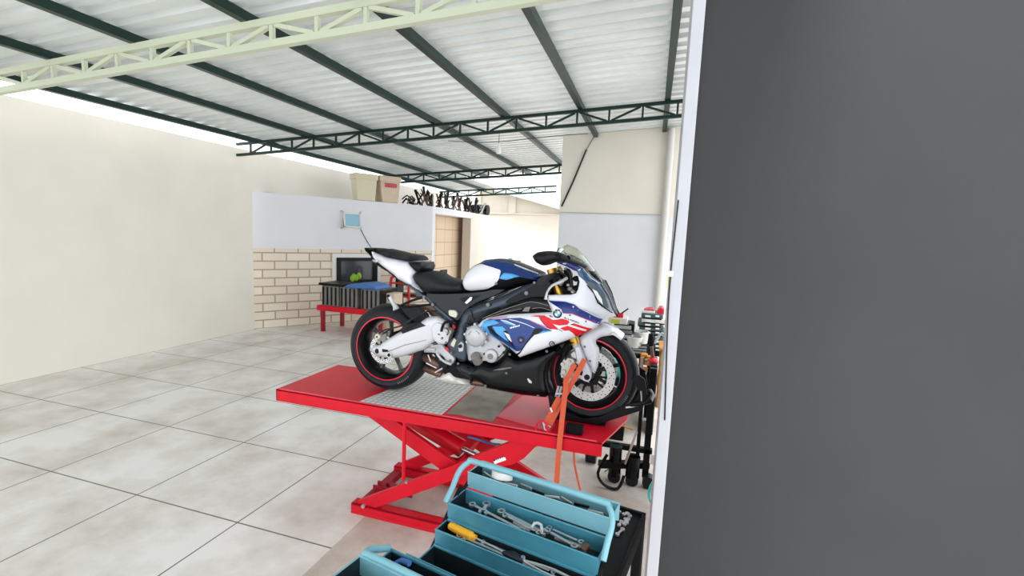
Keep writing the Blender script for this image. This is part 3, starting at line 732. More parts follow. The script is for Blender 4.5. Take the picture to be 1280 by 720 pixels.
# ---- swingarm and rear
sw, fsw = body('swingarm', 'swingarm_silver', LL, [(160, 488), (185, 458), (235, 452), (262, 425), (395, 345), (560, 268), (610, 232), (690, 222), (745, 252), (775, 300), (750, 372), (700, 415), (665, 450), (595, 488), (540, 502), (430, 540), (340, 556), (250, 548), (185, 524)], .13, .022, .05, sym=False, depth=.03, step=.014, mirror=True)
decal('swingarm_guard', 'dark_frame', LL, [(395, 328), (440, 292), (545, 262), (600, 298), (500, 330), (415, 362)], fsw, sw, .004, th=.005)
decal('slot', 'black_plastic', LL, [(252, 482), (300, 490), (300, 506), (254, 508)], fsw, sw)
decal('crease', 'crate_grey', LL, [(300, 500), (430, 450), (600, 410), (600, 414), (430, 456), (300, 507)], fsw, sw, step=.03)
o = MB().m('gloss_black').lathe([(0, -.014), (.014, -.014), (.017, -.01), (.017, 0)], at(*LL(216, 498), YB-.142), 'Y', 16).obj('axle_nut', sw)
o = MB().m('steel').lathe([(.012, -.012), (.02, -.012), (.02, 0)], at(*LL(313, 528), YB-.15), 'Y', 16).obj('chain_adjuster', sw)
MB().m('gloss_black').lathe([(0, -.014), (.012, -.014), (.013, 0)], at(*LL(313, 528), YB-.15), 'Y', 16).obj('adjuster_bolt', sw)
for y in (-.17, .17): MB().m('steel').cyl((RX, YB+y*.9, RZ), (RX, YB, RZ), .012, 14).obj('axle', bike)
# rear brake caliper on the disc
cp = thing_c = MB().m('cast_cream'); c0 = at(*LL(218, 385), YB-.13)
cp.lathe([(0, -.012), (.016, -.012), (.022, -.006), (.022, .02)], c0, 'Y', 20); cp.m('crate_grey').box((c0.x-.01, YB-.125, c0.z-.03), (c0.x+.06, YB-.09, c0.z+.03)); cp.m('gloss_black').cyl((c0.x, c0.y-.013, c0.z), (c0.x, c0.y-.010, c0.z), .008, 12)
cp.obj('rear_brake_caliper', bike, bevel=.003)
tb('brake_hose', 'black_wire', LL, [(225, 360, .13), (280, 330, .14), (400, 300, .16), (500, 235, .16), (580, 192, .15), (700, 185, .15), (760, 230, .15)], .005)
tb('brake_hose', 'black_wire', LL, [(250, 370, .12), (330, 320, .14), (430, 290, .165), (540, 215, .16), (640, 185, .15), (780, 240, .15)], .005)
# chain on the far side
mb = MB().m('cart_black')
cpts = [(RX-.06, RZ+.02), (RX, RZ+.09), (RX+.5, RZ+.10), (RX+.56, RZ+.05), (RX+.5, RZ-.01), (RX, RZ-.09), (RX-.07, RZ-.03)]
mb.tube([(x, YB+.11, z) for x, z in cpts], .010, 6, closed=True); mb.lathe([(.05, -.004), (.092, -.004), (.092, .004), (.05, .004)], (RX, YB+.11, RZ), 'Y', 32, closed=True); mb.obj('drive_chain', bike)
# hugger
mb = MB().m('black_plastic')
for (a0, a1) in ((math.radians(8), math.radians(62)),):
    mb.lathe([(.326, -.105), (.345, -.06), (.352, 0), (.345, .06), (.326, .105), (.320, .105), (.338, .06), (.345, 0), (.338, -.06), (.320, -.105)], (RX, YB, RZ), 'Y', 24, a0, a1, closed=True)
mb.obj('rear_hugger', bike)
plate('hugger_side', 'black_plastic', F5, [(215, 300), (300, 296), (345, 330), (352, 352), (300, 372), (262, 350), (236, 318)], .108, .09, sm=1)
# passenger foot peg and its stays
t = tb('foot_peg', 'silver_cast', T5, [(268, 512, .20), (292, 560, .20), (312, 590, .20), (328, 625, .20)], [.014, .013, .015, .024], n=12, smooth=1); 
tb('stay', 'gloss_black', F5, [(170, 252, .16), (178, 268, .19)], .012)
tb('stay', 'gloss_black', F5, [(212, 302, .19), (270, 275, .17), (333, 256, .15)], .0085)
tb('stay', 'gloss_black', F5, [(212, 304, .19), (290, 297, .17), (374, 290, .15)], .0085)
for p in ((333, 256), (372, 290)): MB().m('bolt_grey').lathe([(0, -.01), (.010, -.01), (.012, 0)], at(*F5(*p), YB-.158), 'Y', 12).obj('bolt', bike)

# ---- tail
tl, ftl = body('tail_fairing', 'white_paint', T5, [(104, 104), (150, 125), (235, 158), (330, 178), (430, 203), (470, 243), (498, 290), (482, 340), (502, 392), (562, 470), (545, 478), (480, 428), (345, 352), (305, 312), (230, 255), (150, 192), (115, 152)], .09, .035, .05, sm=0)
body('tail_underside', 'black_plastic', T5, [(38, 72), (75, 78), (106, 104), (116, 150), (150, 190), (232, 256), (307, 312), (347, 352), (420, 392), (480, 428), (545, 478), (575, 510), (560, 518), (440, 418), (350, 364), (308, 334), (218, 262), (112, 168), (62, 108)], .05, .045, .05, sm=0)
plate('subframe_cover', 'frame_grey', T5, [(400, 388), (480, 428), (545, 478), (600, 520), (600, 545), (560, 520), (505, 505), (500, 470), (440, 420)], .12, .08, mirror=True)
body('tail_light', 'signal_red', T5, [(44, 78), (66, 82), (84, 116), (66, 104)], .03, .01, .02, sm=0)
tb('number_plate_bracket', 'black_plastic', T5, [(100, 158, .02), (140, 205, .02), (200, 245, .02), (240, 272, .02)], .008, smooth=1)
tb('indicator', 'silver_cast', T5, [(118, 182, .05), (140, 190, .12), (150, 188, .16)], [.006, .012, .008])
body('tail_spoiler', 'black_plastic', T5, [(40, 70), (150, 76), (200, 88), (240, 120), (200, 130), (150, 122), (106, 102)], .06, .03, .05, sm=0)
body('pillion_seat', 'seat_black', T5, [(150, 82), (200, 80), (300, 104), (420, 134), (492, 142), (520, 160), (537, 188), (420, 191), (330, 171), (240, 156), (180, 125)], .07, .05, .05)
body('seat_hump', 'black_plastic', T5, [(435, 203), (480, 207), (545, 205), (558, 246), (545, 282), (520, 300), (480, 262), (455, 238)], .10, .012, .03, sm=0)
body('rider_seat', 'seat_black', F5, [(283, 152), (310, 143), (368, 148), (402, 171), (440, 187), (512, 190), (512, 208), (522, 236), (400, 242), (345, 240), (322, 222), (298, 198), (284, 172)], .09, .05, .06)

# ---- tank
tk, ftk = body('fuel_tank', 'black_plastic', S8, [(106, 325), (112, 290), (140, 240), (190, 195), (245, 170), (275, 150), (340, 143), (430, 150), (520, 180), (600, 214), (690, 250), (706, 276), (700, 312), (640, 336), (560, 345), (440, 384), (380, 394), (160, 390), (124, 370)], .07, .10, .13, sm=1)
decal('tank_side_panel', 'tank_white', S8, [(112, 328), (116, 292), (142, 244), (190, 199), (246, 176), (330, 203), (400, 226), (385, 290), (352, 338), (290, 370), (162, 383), (128, 368)], ftk, tk, .004, th=.006, sm=1, mirror=True)
decal('tank_top_panel', 'blue_paint', S8, [(246, 174), (278, 154), (340, 147), (430, 154), (520, 184), (600, 218), (688, 254), (698, 276), (690, 303), (620, 291), (545, 277), (500, 280), (440, 301), (384, 291), (400, 226), (330, 203)], ftk, tk, .004, th=.006, mirror=True)
decal('tank_highlight_panel', 'light_blue_paint', S8, [(420, 246), (480, 252), (540, 272), (500, 280), (440, 299), (390, 289)], ftk, tk, .0062)
decal('tank_edge_trim', 'white_paint', S8, [(500, 178), (600, 216), (680, 246), (676, 254), (590, 224), (500, 188)], ftk, tk, .0065, step=.03)
for p in ((362, 326), (648, 320)): MB().m('bolt_grey').lathe([(0, -.006), (.008, -.006), (.009, 0)], at(*S8(*p), YB-.168), 'Y', 12).obj('bolt', tk)
cp = at(*S8(420, 150), YB); MB().m('dark_frame').lathe([(0, .006), (.05, .006), (.055, 0), (.055, -.03)], (cp.x, YB, cp.z-.004), 'Z', 24).obj('fuel_cap', tk)

# ---- frame
plate('side_cover', 'dark_frame', F5, [(338, 240), (400, 243), (520, 240), (600, 232), (640, 222), (700, 222), (650, 250), (560, 285), (515, 318), (495, 350), (482, 366), (440, 338), (380, 290), (348, 262)], .15, .05, sm=1, mirror=True, bevel=.006)
plate('side_cover_slot', 'black_plastic', S8, [(120, 470), (85, 440), (150, 425), (250, 412), (190, 450), (150, 478)], .153, .14, bevel=.001)
plate('side_cover_badge', 'white_paint', S8, [(125, 470), (165, 428), (182, 428), (175, 452), (140, 480)], .157, .15, bevel=.001)
fb, ffb = body('frame_beam', 'frame_grey', F5, [(478, 420), (496, 350), (520, 312), (600, 280), (700, 246), (760, 212), (830, 190), (872, 186), (880, 215), (830, 262), (760, 288), (700, 312), (640, 336), (590, 366), (548, 378), (524, 400), (520, 470), (518, 548), (490, 548), (445, 478)], .155, .03, .05, sm=1, sym=False, depth=.06, mirror=True)
decal('frame_recess', 'dark_frame', S8, [(140, 600), (150, 560), (240, 535), (380, 500), (390, 520), (300, 570), (200, 600), (160, 620)], ffb, fb, .001)
decal('black_head_cover', 'black_plastic', S8, [(430, 440), (560, 380), (650, 335), (705, 290), (745, 290), (770, 340), (740, 420), (640, 425), (560, 455), (470, 485)], ffb, fb, .004, step=.03) if False else None
plate('head_cover', 'black_plastic', S8, [(455, 440), (560, 385), (650, 335), (702, 285), (745, 285), (775, 330), (765, 400), (740, 430), (640, 428), (560, 458), (470, 480), (425, 470)], .19, .10, sm=1, bevel=.006, mirror=True)
for p in ((590, 398), (303, 485)): MB().m('bolt_grey').lathe([(0, -.012), (.012, -.012), (.015, 0)], at(*S8(*p), YB-.19), 'Y', 14).obj('bolt', bike)
tb('frame_seam', 'gloss_black', S8, [(160, 500, .186), (250, 470, .188), (400, 410, .188), (450, 385, .188)], .004)
tb('breather_hose', 'black_wire', S8, [(170, 520, .19), (180, 560, .19), (195, 610, .19)], .003)
plate('pivot_plate', 'frame_grey', E1, [(385, 400), (402, 375), (440, 338), (520, 360), (532, 440), (530, 525), (478, 512), (408, 472)], .185, .15, bevel=.004)
plate('pivot_inset', 'cast_cream', E1, [(413, 395), (443, 348), (460, 364), (440, 420), (418, 408)], .188, .18, bevel=.001)
plate('pivot_inset', 'silver_cast', E1, [(474, 400), (500, 374), (522, 396), (514, 452), (482, 456)], .188, .18, bevel=.001)
MB().m('gloss_black').lathe([(0, -.008), (.012, -.008), (.013, 0)], at(*E1(494, 410), YB-.19), 'Y', 14).obj('pivot_bolt', bike)

# ---- engine
plate('engine_block', 'cart_black', ID, [(548, 400), (575, 392), (640, 385), (700, 372), (716, 400), (704, 440), (668, 470), (600, 478), (556, 470), (540, 440)], .10, -.10, bevel=.01)
plate('crankcase', 'silver_cast', F5, [(520, 395), (560, 378), (622, 395), (680, 465), (702, 492), (688, 520), (652, 550), (600, 545), (560, 556), (528, 540), (515, 470)], .15, .05, bevel=.008)
c = at(*F5(563, 432), YB-.19)
mb = MB().m('silver_cast').lathe([(0, -.024), (.05, -.022), (.062, -.014), (.070, -.004), (.072, .05)], c, 'Y', 40)
for k in range(9):
    a = 2*PI*k/9+.3; mb.cyl((c.x+.074*math.cos(a), c.y+.0, c.z+.074*math.sin(a)), (c.x+.074*math.cos(a), c.y+.05, c.z+.074*math.sin(a)), .009, 10)
mb.obj('clutch_cover', bike)
for a0 in (.5, 2.2): MB().m('crate_grey').tube([(c.x+.04*math.cos(a), c.y-.0245, c.z+.04*math.sin(a)) for a in (a0, a0+.4, a0+.8)], .0022, 6, smooth=1).obj('cover_rib', bike)
c = at(*F5(632, 522), YB-.165)
MB().m('silver_cast').lathe([(.0, -.012), (.03, -.012), (.042, -.006), (.046, .02)], c, 'Y', 32).obj('oil_pump_cover', bike)
MB().m('crate_grey').lathe([(0, -.003), (.018, -.003), (.020, 0)], (c.x, c.y-.012, c.z), 'Y', 24).obj('cover_plug', bike)
for k in range(5):
    tb('case_fin', 'gloss_black', F5, [(648+k*9, 548-k*9, .152), (672+k*8, 524-k*9, .152)], .003, smooth=0)
for x, y in ((545, 545), (560, 520), (603, 512), (668, 478), (690, 505), (537, 385), (588, 530)):
    MB().m('gloss_black').lathe([(0, -.008), (.007, -.008), (.008, 0)], at(*F5(x, y), YB-.16), 'Y', 10).obj('bolt', bike)
tb('oil_filter', 'crate_grey', F5, [(575, 545, .14), (560, 520, .18)], [.035, .03], n=20, smooth=0)
MB().m('gloss_black').lathe([(.006, -.006), (.014, -.006), (.016, 0), (.006, 0)], at(*E1(545, 240), YB-.2), 'Y', 16).obj('engine_mount', bike)
# footrest bracket, levers
plate('footrest_bracket', 'silver_cast', E1, [(200, 445), (262, 405), (335, 398), (372, 440), (440, 505), (442, 530), (425, 560), (392, 562), (352, 492), (300, 470), (250, 462), (195, 466)], .20, .17, sm=1, bevel=.004)
plate('bracket_slot', 'signal_red', E1, [(362, 425), (380, 418), (402, 442), (388, 452)], .203, .19, bevel=.001)
tb('foot_peg', 'silver_cast', E1, [(205, 455, .20), (230, 440, .26), (290, 440, .27)], [.008, .012, .012], n=12)
tb('brake_pedal', 'silver_cast', E1, [(300, 470, .22), (340, 520, .22), (380, 545, .22), (420, 560, .22)], .008)
for x, y in ((378, 382), (422, 466), (345, 345), (395, 300), (330, 520), (410, 530)): MB().m('bolt_grey').lathe([(0, -.008), (.007, -.008), (.009, 0)], at(*E1(x, y), YB-.205), 'Y', 12).obj('bolt', bike)
plate('shock_reservoir', 'cast_cream', E1, [(345, 280), (380, 262), (420, 290), (400, 340), (360, 350), (335, 320)], .16, .10, sm=1)
tb('shock_hose', 'gloss_black', E1, [(338, 290, .17), (352, 240, .17), (380, 213, .17), (440, 214, .16), (455, 240, .15)], .009)
plate('shock_spring', 'signal_red', E1, [(425, 240), (450, 225), (455, 262), (435, 275)], .12, .05, sm=1)
plate('linkage_cover', 'black_plastic', E1, [(300, 470), (350, 495), (395, 560), (380, 600), (300, 590), (290, 520)], .12, -.1, bevel=.004)
plate('brake_reservoir', 'cast_cream', E1, [(395, 115), (450, 118), (470, 150), (455, 180), (400, 160)], .17, .14, sm=1)
plate('pivot_casting', 'swingarm_silver', E1, [(255, 250), (300, 215), (345, 232), (370, 290), (400, 330), (392, 385), (350, 400), (300, 392), (262, 340)], .165, .10, sm=1, bevel=.006)
for P in ([(310, 310), (325, 318)], [(255, 392), (295, 375)]): tb('casting_mark', 'gloss_black', E1, [(*P[0], .17), (*P[1], .17)], .003, smooth=0)
tb('shift_link', 'silver_cast', E1, [(255, 400, .19), (310, 440, .19), (345, 470, .19)], .007)
tb('cable_tie', 'gloss_black', E1, [(375, 262, .18), (400, 290, .18), (385, 320, .18)], .004)
tb('subframe_rail', 'frame_grey', E1, [(215, 5, .14), (300, 95, .14), (400, 180, .14), (455, 225, .13)], .016, smooth=0)
tb('subframe_rail', 'dark_frame', E1, [(150, 130, .10), (250, 190, .10), (340, 240, .12)], .012, smooth=1)
plate('shock_cover', 'bronze', E1, [(200, 95), (290, 85), (380, 185), (330, 200), (250, 160)], .06, .0)
# exhaust
tb('exhaust_pipe', 'bronze', E1, [(205, 500, .04), (262, 530, .10), (300, 560, .10), (330, 600, .08)], .032, n=18)
tb('exhaust_pipe', 'bronze', E1, [(200, 582, .02), (250, 608, .06), (300, 625, .08), (340, 640, .08)], .027, n=18)
for a_, b_ in (((215, 548), (300, 590)), ((230, 480), (262, 560)), ((290, 625), (350, 590))): tb('pipe_clamp', 'steel', E1, [(*a_, .13), (*b_, .13)], .0055, smooth=0)
body('silencer', 'muffler_steel', K8, [(30, 402), (80, 370), (130, 340), (190, 300), (240, 305), (290, 360), (385, 405), (520, 460), (528, 478), (500, 494), (350, 492), (170, 466), (60, 424)], .03, .09, .07)
plate('silencer_bracket', 'gloss_black', K8, [(374, 400), (392, 402), (394, 470), (376, 478)], .14, .11)
tb('silencer_tip', 'bronze', K8, [(395, 455, .10), (520, 478, .10)], [.024, .02], n=18, smooth=0)
# belly
bl, fbl = body('belly_pan', 'gloss_black', K8, [(212, 250), (320, 262), (415, 302), (490, 252), (605, 288), (665, 268), (770, 165), (862, 212), (1010, 176), (1280, 92), (1330, 70), (1262, 180), (1195, 270), (1168, 350), (1170, 450), (1205, 560), (1135, 612), (900, 590), (545, 522), (528, 490), (400, 422), (300, 382), (245, 320)], .14, .05, .07, sm=0, sym=True)
decal('belly_highlight', 'dark_frame', K8, [(232, 268), (320, 276), (412, 308), (480, 262), (430, 330), (380, 392), (300, 372), (250, 312)], fbl, bl, .002)
decal('belly_emblem', 'steel', K8, [(952, 428), (965, 422), (998, 455), (998, 474), (970, 466)], fbl, bl, .002)
decal('belly_edge_line', 'crate_grey', K8, [(600, 345), (700, 322), (780, 312), (800, 318), (700, 338)], fbl, bl, .002, step=.03)
for p in ((778, 182), (745, 370), (1148, 152), (1060, 598), (263, 275), (535, 497)): MB().m('bolt_grey').lathe([(0, -.006), (.0075, -.006), (.009, 0)], Vector(at(*K8(*p), YB-.185)), 'Y', 10).obj('bolt', bl)

# ---- side fairing with its graphics
side_px = [(597, 407), (603, 400.8), (609, 397.6), (636, 393), (663, 391.8), (690, 390.2), (684.5, 375.2), (707, 376.5), (718, 380), (724, 385), (747.5, 397), (754, 398.6), (749.8, 405), (741, 412), (730, 417), (721, 420.6), (700, 428.5), (650, 446.5), (648, 445), (636, 434), (620.6, 424.6), (605, 413.8)]
sf, fsf = body('side_fairing', 'white_paint', ID, side_px, .215, .03, .06, sm=0, sym=False, depth=.012, mirror=True)
decal('blue_panel', 'blue_paint', E3, [(8, 290), (55, 218), (120, 196), (200, 198), (350, 183), (520, 176), (640, 208), (760, 272), (880, 322), (926, 346), (800, 372), (700, 398), (640, 462), (560, 560), (510, 606), (470, 608), (300, 492), (150, 400), (25, 325)], fsf, sf, .002, mirror=True)
decal('light_blue_panel', 'light_blue_paint', E3, [(8, 290), (60, 216), (175, 200), (250, 245), (190, 262), (92, 288), (130, 372), (300, 500), (462, 592), (450, 602), (280, 490), (140, 400), (22, 328)], fsf, sf, .0035)
decal('light_blue_panel', 'light_blue_paint', E3, [(165, 290), (290, 290), (340, 335), (300, 350), (320, 400), (400, 500), (330, 460), (210, 370)], fsf, sf, .0035)
decal('light_blue_panel', 'light_blue_paint', E3, [(270, 215), (330, 215), (450, 262), (450, 285), (330, 250)], fsf, sf, .0035)
decal('light_blue_panel', 'light_blue_paint', E3, [(810, 348), (926, 342), (850, 362), (740, 388)], fsf, sf, .0035)
decal('black_vent', 'gloss_black', E3, [(94, 287), (166, 270), (150, 312), (202, 368), (245, 418), (180, 390), (112, 322)], fsf, sf, .005)
decal('black_vent', 'gloss_black', E3, [(300, 352), (330, 340), (350, 350), (385, 420), (440, 540), (470, 600), (400, 520), (330, 420)], fsf, sf, .005)
decal('vent_insert', 'white_paint', E3, [(308, 358), (352, 378), (380, 392), (414, 488), (366, 448)], fsf, sf, .0065)
decal('black_vent', 'gloss_black', E3, [(700, 322), (760, 308), (815, 330), (740, 385), (690, 398), (600, 510), (520, 630), (488, 660), (470, 640), (520, 606), (620, 450), (660, 400)], fsf, sf, .005)
decal('blue_panel', 'deep_blue_paint', E3, [(410, 470), (480, 410), (560, 420), (600, 460), (530, 560), (500, 604), (470, 600)], fsf, sf, .0042)
decal('thin_line', 'white_paint', E3, [(378, 192), (480, 215), (600, 255), (704, 304), (700, 310), (600, 264), (480, 224), (378, 200)], fsf, sf, .0055, step=.03)
decal('thin_line', 'white_paint', E3, [(270, 200), (340, 212), (460, 264), (458, 274), (340, 224), (270, 208)], fsf, sf, .0055, step=.03)
decal('thin_line', 'pink_line', E3, [(120, 188), (350, 160), (352, 168), (122, 196)], fsf, sf, .003, step=.03)
decal('thin_line', 'pink_line', E3, [(640, 205), (760, 258), (926, 318), (926, 328), (760, 270), (640, 213)], fsf, sf, .003, step=.03)
for k, (a_, w_) in enumerate(((392, 26), (424, 24), (455, 30), (490, 26))):
    decal('small_lettering', 'white_paint', E3, [(a_, 318-k*9), (a_+w_, 308-k*9), (a_+w_-3, 288-k*8), (a_-4, 300-k*8)], fsf, sf, .006, step=.03)
decal('blue_stripe', 'deep_blue_paint', D12, [(182, 66), (440, 86), (580, 126), (650, 186), (930, 326), (1002, 345), (955, 420), (800, 365), (540, 262), (402, 255), (380, 200)], fsf, sf, .002, mirror=True)
decal('blue_stripe_facet', 'light_blue_paint', D12, [(190, 76), (330, 100), (540, 190), (545, 205), (420, 240), (385, 200)], fsf, sf, .0035) if False else None
decal('thin_line', 'pink_line', D12, [(405, 254), (540, 260), (800, 362), (958, 420), (955, 428), (800, 372), (540, 270), (405, 262)], fsf, sf, .0035, step=.03)
decal('red_letter', 'red_graphic', D12, [(45, 315), (150, 308), (205, 330), (250, 358), (330, 352), (390, 338), (480, 365), (505, 395), (470, 430), (350, 442), (250, 415), (330, 490), (345, 506), (210, 490), (130, 430), (85, 370)], fsf, sf, .003, mirror=True)
decal('red_letter', 'red_graphic', D12, [(360, 482), (475, 447), (740, 530), (770, 505), (530, 432), (575, 410), (850, 493), (740, 555), (612, 602), (508, 515), (430, 520)], fsf, sf, .003, mirror=True)
decal('red_flash', 'red_graphic', D12, [(-80, 300), (0, 290), (130, 292), (150, 308), (45, 312)], fsf, sf, .003, step=.03)
for P in ([(45, 315), (52, 315), (92, 370), (137, 430), (215, 490), (205, 492), (125, 430), (78, 370)], [(195, 290), (230, 296), (255, 322), (215, 305)], [(500, 515), (510, 512), (618, 604), (606, 606)], [(515, 430), (560, 412), (572, 416), (540, 436)], [(340, 500), (352, 500), (405, 535), (385, 530)]):
    decal('black_shadow_line', 'gloss_black', D12, P, fsf, sf, .0036, step=.03)
def lettering(txt, F, org, dx, dy, f, k, parent, name, lift_=.004):
    cu = bpy.data.curves.new('t', 'FONT'); cu.body = txt; cu.size = 1; cu.offset = .018; cu.resolution_u = 3
    ot = bpy.data.objects.new('t', cu); me = bpy.data.meshes.new_from_object(ot)
    bm = bmesh.new(); bm.from_mesh(me); mb = MB(); mb.m(k); vs = [v.co.copy() for v in bm.verts]
    P = onsurf(F, [(org[0]+dx[0]*v.x+dy[0]*v.y, org[1]+dx[1]*v.x+dy[1]*v.y) for v in vs], f)
    nv = [mb.vert((x, f(x, z)-lift_, z)) for x, z in P]
    for fc in bm.faces: mb.face([nv[v.index] for v in fc.verts])
    bm.free(); bpy.data.objects.remove(ot); bpy.data.curves.remove(cu); bpy.data.meshes.remove(me)
    return mb.obj(name, parent)
lettering('S1000', D12, (426, 336), (92, 33), (-16, -40), fsf, 'gloss_black', sf, 'lettering')
# round badge
def badge(F, c, r, f, parent, s=12):
    cc = onsurf(F, [c], f)[0]; y = f(*cc)-.004; R = r
    mb = MB().m('gloss_black').lathe([(0, -.001), (R, -.001), (R, .004)], (cc[0], y, cc[1]), 'Y', 40)
    mb.m('steel').lathe([(R*.97, -.003), (R*1.04, -.003), (R*1.04, .003), (R*.97, .003)], (cc[0], y, cc[1]), 'Y', 40, closed=True)
    o = mb.obj('round_badge', parent)
    for k in range(4):
        m2 = MB().m('label_white' if k % 2 == 0 else 'light_blue_paint')
        a0 = k*PI/2; c_ = m2.vert((cc[0], y-.003, cc[1])); arc = [m2.vert((cc[0]+R*.62*math.cos(a0+j*PI/16), y-.003, cc[1]+R*.62*math.sin(a0+j*PI/16))) for j in range(9)]
        for j in range(8): m2.face([c_, arc[j], arc[j+1]])
        m2.obj('badge_quarter', o)
    lets = 'BMW'
    for i, ch_ in enumerate(lets):
        a = math.radians(135-45*i); px = (c[0]+s*0, c[1])
        u0, v0 = F(*c); k_ = R*.81
        cu = bpy.data.curves.new('t', 'FONT'); cu.body = ch_; cu.size = R*.42; cu.align_x = 'CENTER'; cu.align_y = 'CENTER'
        ot = bpy.data.objects.new('t', cu); me = bpy.data.meshes.new_from_object(ot); m3 = MB().m('label_white')
        vs = []
        for v in me.vertices:
            th = a-PI/2; x = v.co.x*math.cos(th)-v.co.y*math.sin(th); z = v.co.x*math.sin(th)+v.co.y*math.cos(th)
            vs.append(m3.vert((cc[0]+k_*math.cos(a)+x, y-.003, cc[1]+k_*math.sin(a)+z)))
        for pl in me.polygons: m3.face([vs[i_] for i_ in pl.vertices])
        bpy.data.objects.remove(ot); bpy.data.curves.remove(cu); bpy.data.meshes.remove(me)
        m3.obj('lettering', o)
badge(D12, (325, 262), .0275, fsf, sf)
# ring emblems
for F, c, r in ((E3, (530, 462), .020), (F6, (180, 466), .017)):
    cc = onsurf(F, [c], fsf)[0]; y = fsf(*cc)-.006
    mb = MB().m('dark_frame').lathe([(r*.72, -.002), (r, -.002), (r, .004), (r*.72, .004)], (cc[0], y, cc[1]), 'Y', 24, closed=True); mb.m('crate_grey').lathe([(0, -.002), (r*.4, -.002), (r*.4, .004)], (cc[0], y, cc[1]), 'Y', 16)
    mb.obj('ring_emblem', sf)
for p in ((510, 288), (748, 382)): 
    cc = onsurf(D12, [p], fsf)[0]; MB().m('crate_grey').lathe([(0, -.004), (.005, -.004), (.006, .002)], (cc[0], fsf(*cc)-.001, cc[1]), 'Y', 10).obj('bolt', sf)
# black vents above the fairing (air duct)
du, fdu = body('air_duct', 'gloss_black', S8, [(250, 600), (330, 545), (420, 505), (540, 455), (620, 430), (700, 428), (752, 440), (790, 500), (795, 545), (700, 552), (560, 552), (400, 570), (290, 596)], .20, .02, .05, sm=0, sym=False, depth=.05, mirror=True)
decal('duct_chip', 'crate_grey', S8, [(556, 535), (580, 505), (620, 500), (606, 536)], fdu, du, .002)
for P in ([(260, 588), (400, 530), (560, 478), (640, 465), (750, 492)], [(290, 586), (420, 545), (550, 515)], [(630, 515), (700, 508), (790, 535)]): 
    P2 = [at(*S8(x, y), YB-.222) for x, y in P]; MB().m('crate_grey').tube(P2, .0022, 6, smooth=2).obj('duct_edge', du)

# ---- front cowl
xa = at(712, 390, YB-.2).x; xb = at(772, 395, YB-.05).x
def tcowl(x, z):
    s = max(0, min(1, (x-xa)/(xb-xa))); return .205-.15*(s**1.6)
cw, fcw = body('front_cowl', 'white_paint', H1, [(35, 416), (200, 414), (240, 400), (262, 360), (268, 315), (255, 270), (228, 228), (160, 195), (100, 172), (95, 160), (210, 163), (285, 205), (352, 285), (420, 328), (480, 418), (528, 535), (545, 572), (500, 576), (430, 600), (330, 560), (250, 530), (150, 480), (30, 452)], 0, .012, .04, sm=0, sym=False, depth=.012, tfun=tcowl, mirror=True)
decal('headlight_lens', 'headlight_grey', H1, [(300, 302), (352, 312), (400, 338), (438, 382), (490, 452), (524, 538), (440, 492), (408, 468), (382, 402), (332, 342)], fcw, cw, .003, sm=1, mirror=True)
decal('headlight_chip', 'label_white', H1, [(364, 366), (398, 384), (434, 442), (442, 486), (402, 442), (376, 395)], fcw, cw, .005, mirror=True)
decal('lens_trim', 'gloss_black', H1, [(318, 335), (332, 342), (382, 402), (408, 468), (440, 492), (520, 545), (512, 548), (436, 500), (400, 472), (374, 404), (326, 346)], fcw, cw, .004, step=.03)
decal('slate_panel', 'slate_blue_paint', H1, [(246, 234), (288, 208), (352, 286), (420, 330), (478, 418), (520, 520), (524, 536), (490, 452), (438, 382), (400, 338), (352, 312), (300, 302), (262, 268)], fcw, cw, .004, mirror=True)
decal('inner_blue_panel', 'deep_blue_paint', H1, [(96, 162), (210, 165), (284, 206), (246, 234), (228, 228), (160, 195), (100, 172)], fcw, cw, .004, mirror=True)
decal('nose_edge', 'gloss_black', H1, [(418, 326), (432, 328), (488, 415), (532, 530), (560, 574), (545, 574), (524, 536), (478, 420)], fcw, cw, .005, step=.03, mirror=True)
body('nose_centre', 'slate_blue_paint', H1, [(285, 212), (350, 288), (418, 330), (478, 420), (524, 535), (500, 530), (420, 440), (330, 330), (270, 250)], .05, .01, .03, sm=0)
body('cowl_chin', 'black_plastic', H1, [(400, 590), (430, 576), (460, 572), (440, 600), (405, 602)], .12, .01, .02, sm=0)
# windscreen: lofted between centre ridge and side edges
cen = [(60, 90), (118, 60), (175, 34), (245, 62), (312, 130), (382, 226), (447, 326)]; sid = [(62, 104), (95, 112), (135, 120), (185, 140), (232, 168), (292, 205), (345, 250)]
mb = MB().m('screen_tint'); rows = []
for (cx, cy), (sx, sy) in zip(cen, sid):
    a = at(*H1(cx, cy), YB); b2 = at(*H1(sx, sy), YB-.15); row = []
    for j in range(-8, 9):
        s = j/8; k = 1-math.sqrt(max(0, 1-s*s))*1.0; k = abs(s)**2.2
        row.append(Vector((a.x+(b2.x-a.x)*k, YB-s*.15, a.z+(b2.z-a.z)*k)))
    rows.append(row)
rows = rows[1:]
vr = [[mb.vert(p) for p in r] for r in rows]
for i in range(len(vr)-1):
    for j in range(16): mb.face([vr[i][j], vr[i][j+1], vr[i+1][j+1], vr[i+1][j]])
o = mb.obj('windscreen', bike, ang=80); sd = o.modifiers.new('s', 'SOLIDIFY'); sd.thickness = .0025; sd.offset = 0
MB().m('crate_grey').tube([r[16] for r in rows], .003, 6, smooth=1).obj('screen_edge', o); MB().m('crate_grey').tube([rows[0][j] for j in range(17)], .0028, 6).obj('screen_edge', o)
MB().m('crate_grey').tube([r[0] for r in rows], .003, 6, smooth=1).obj('screen_edge', o)
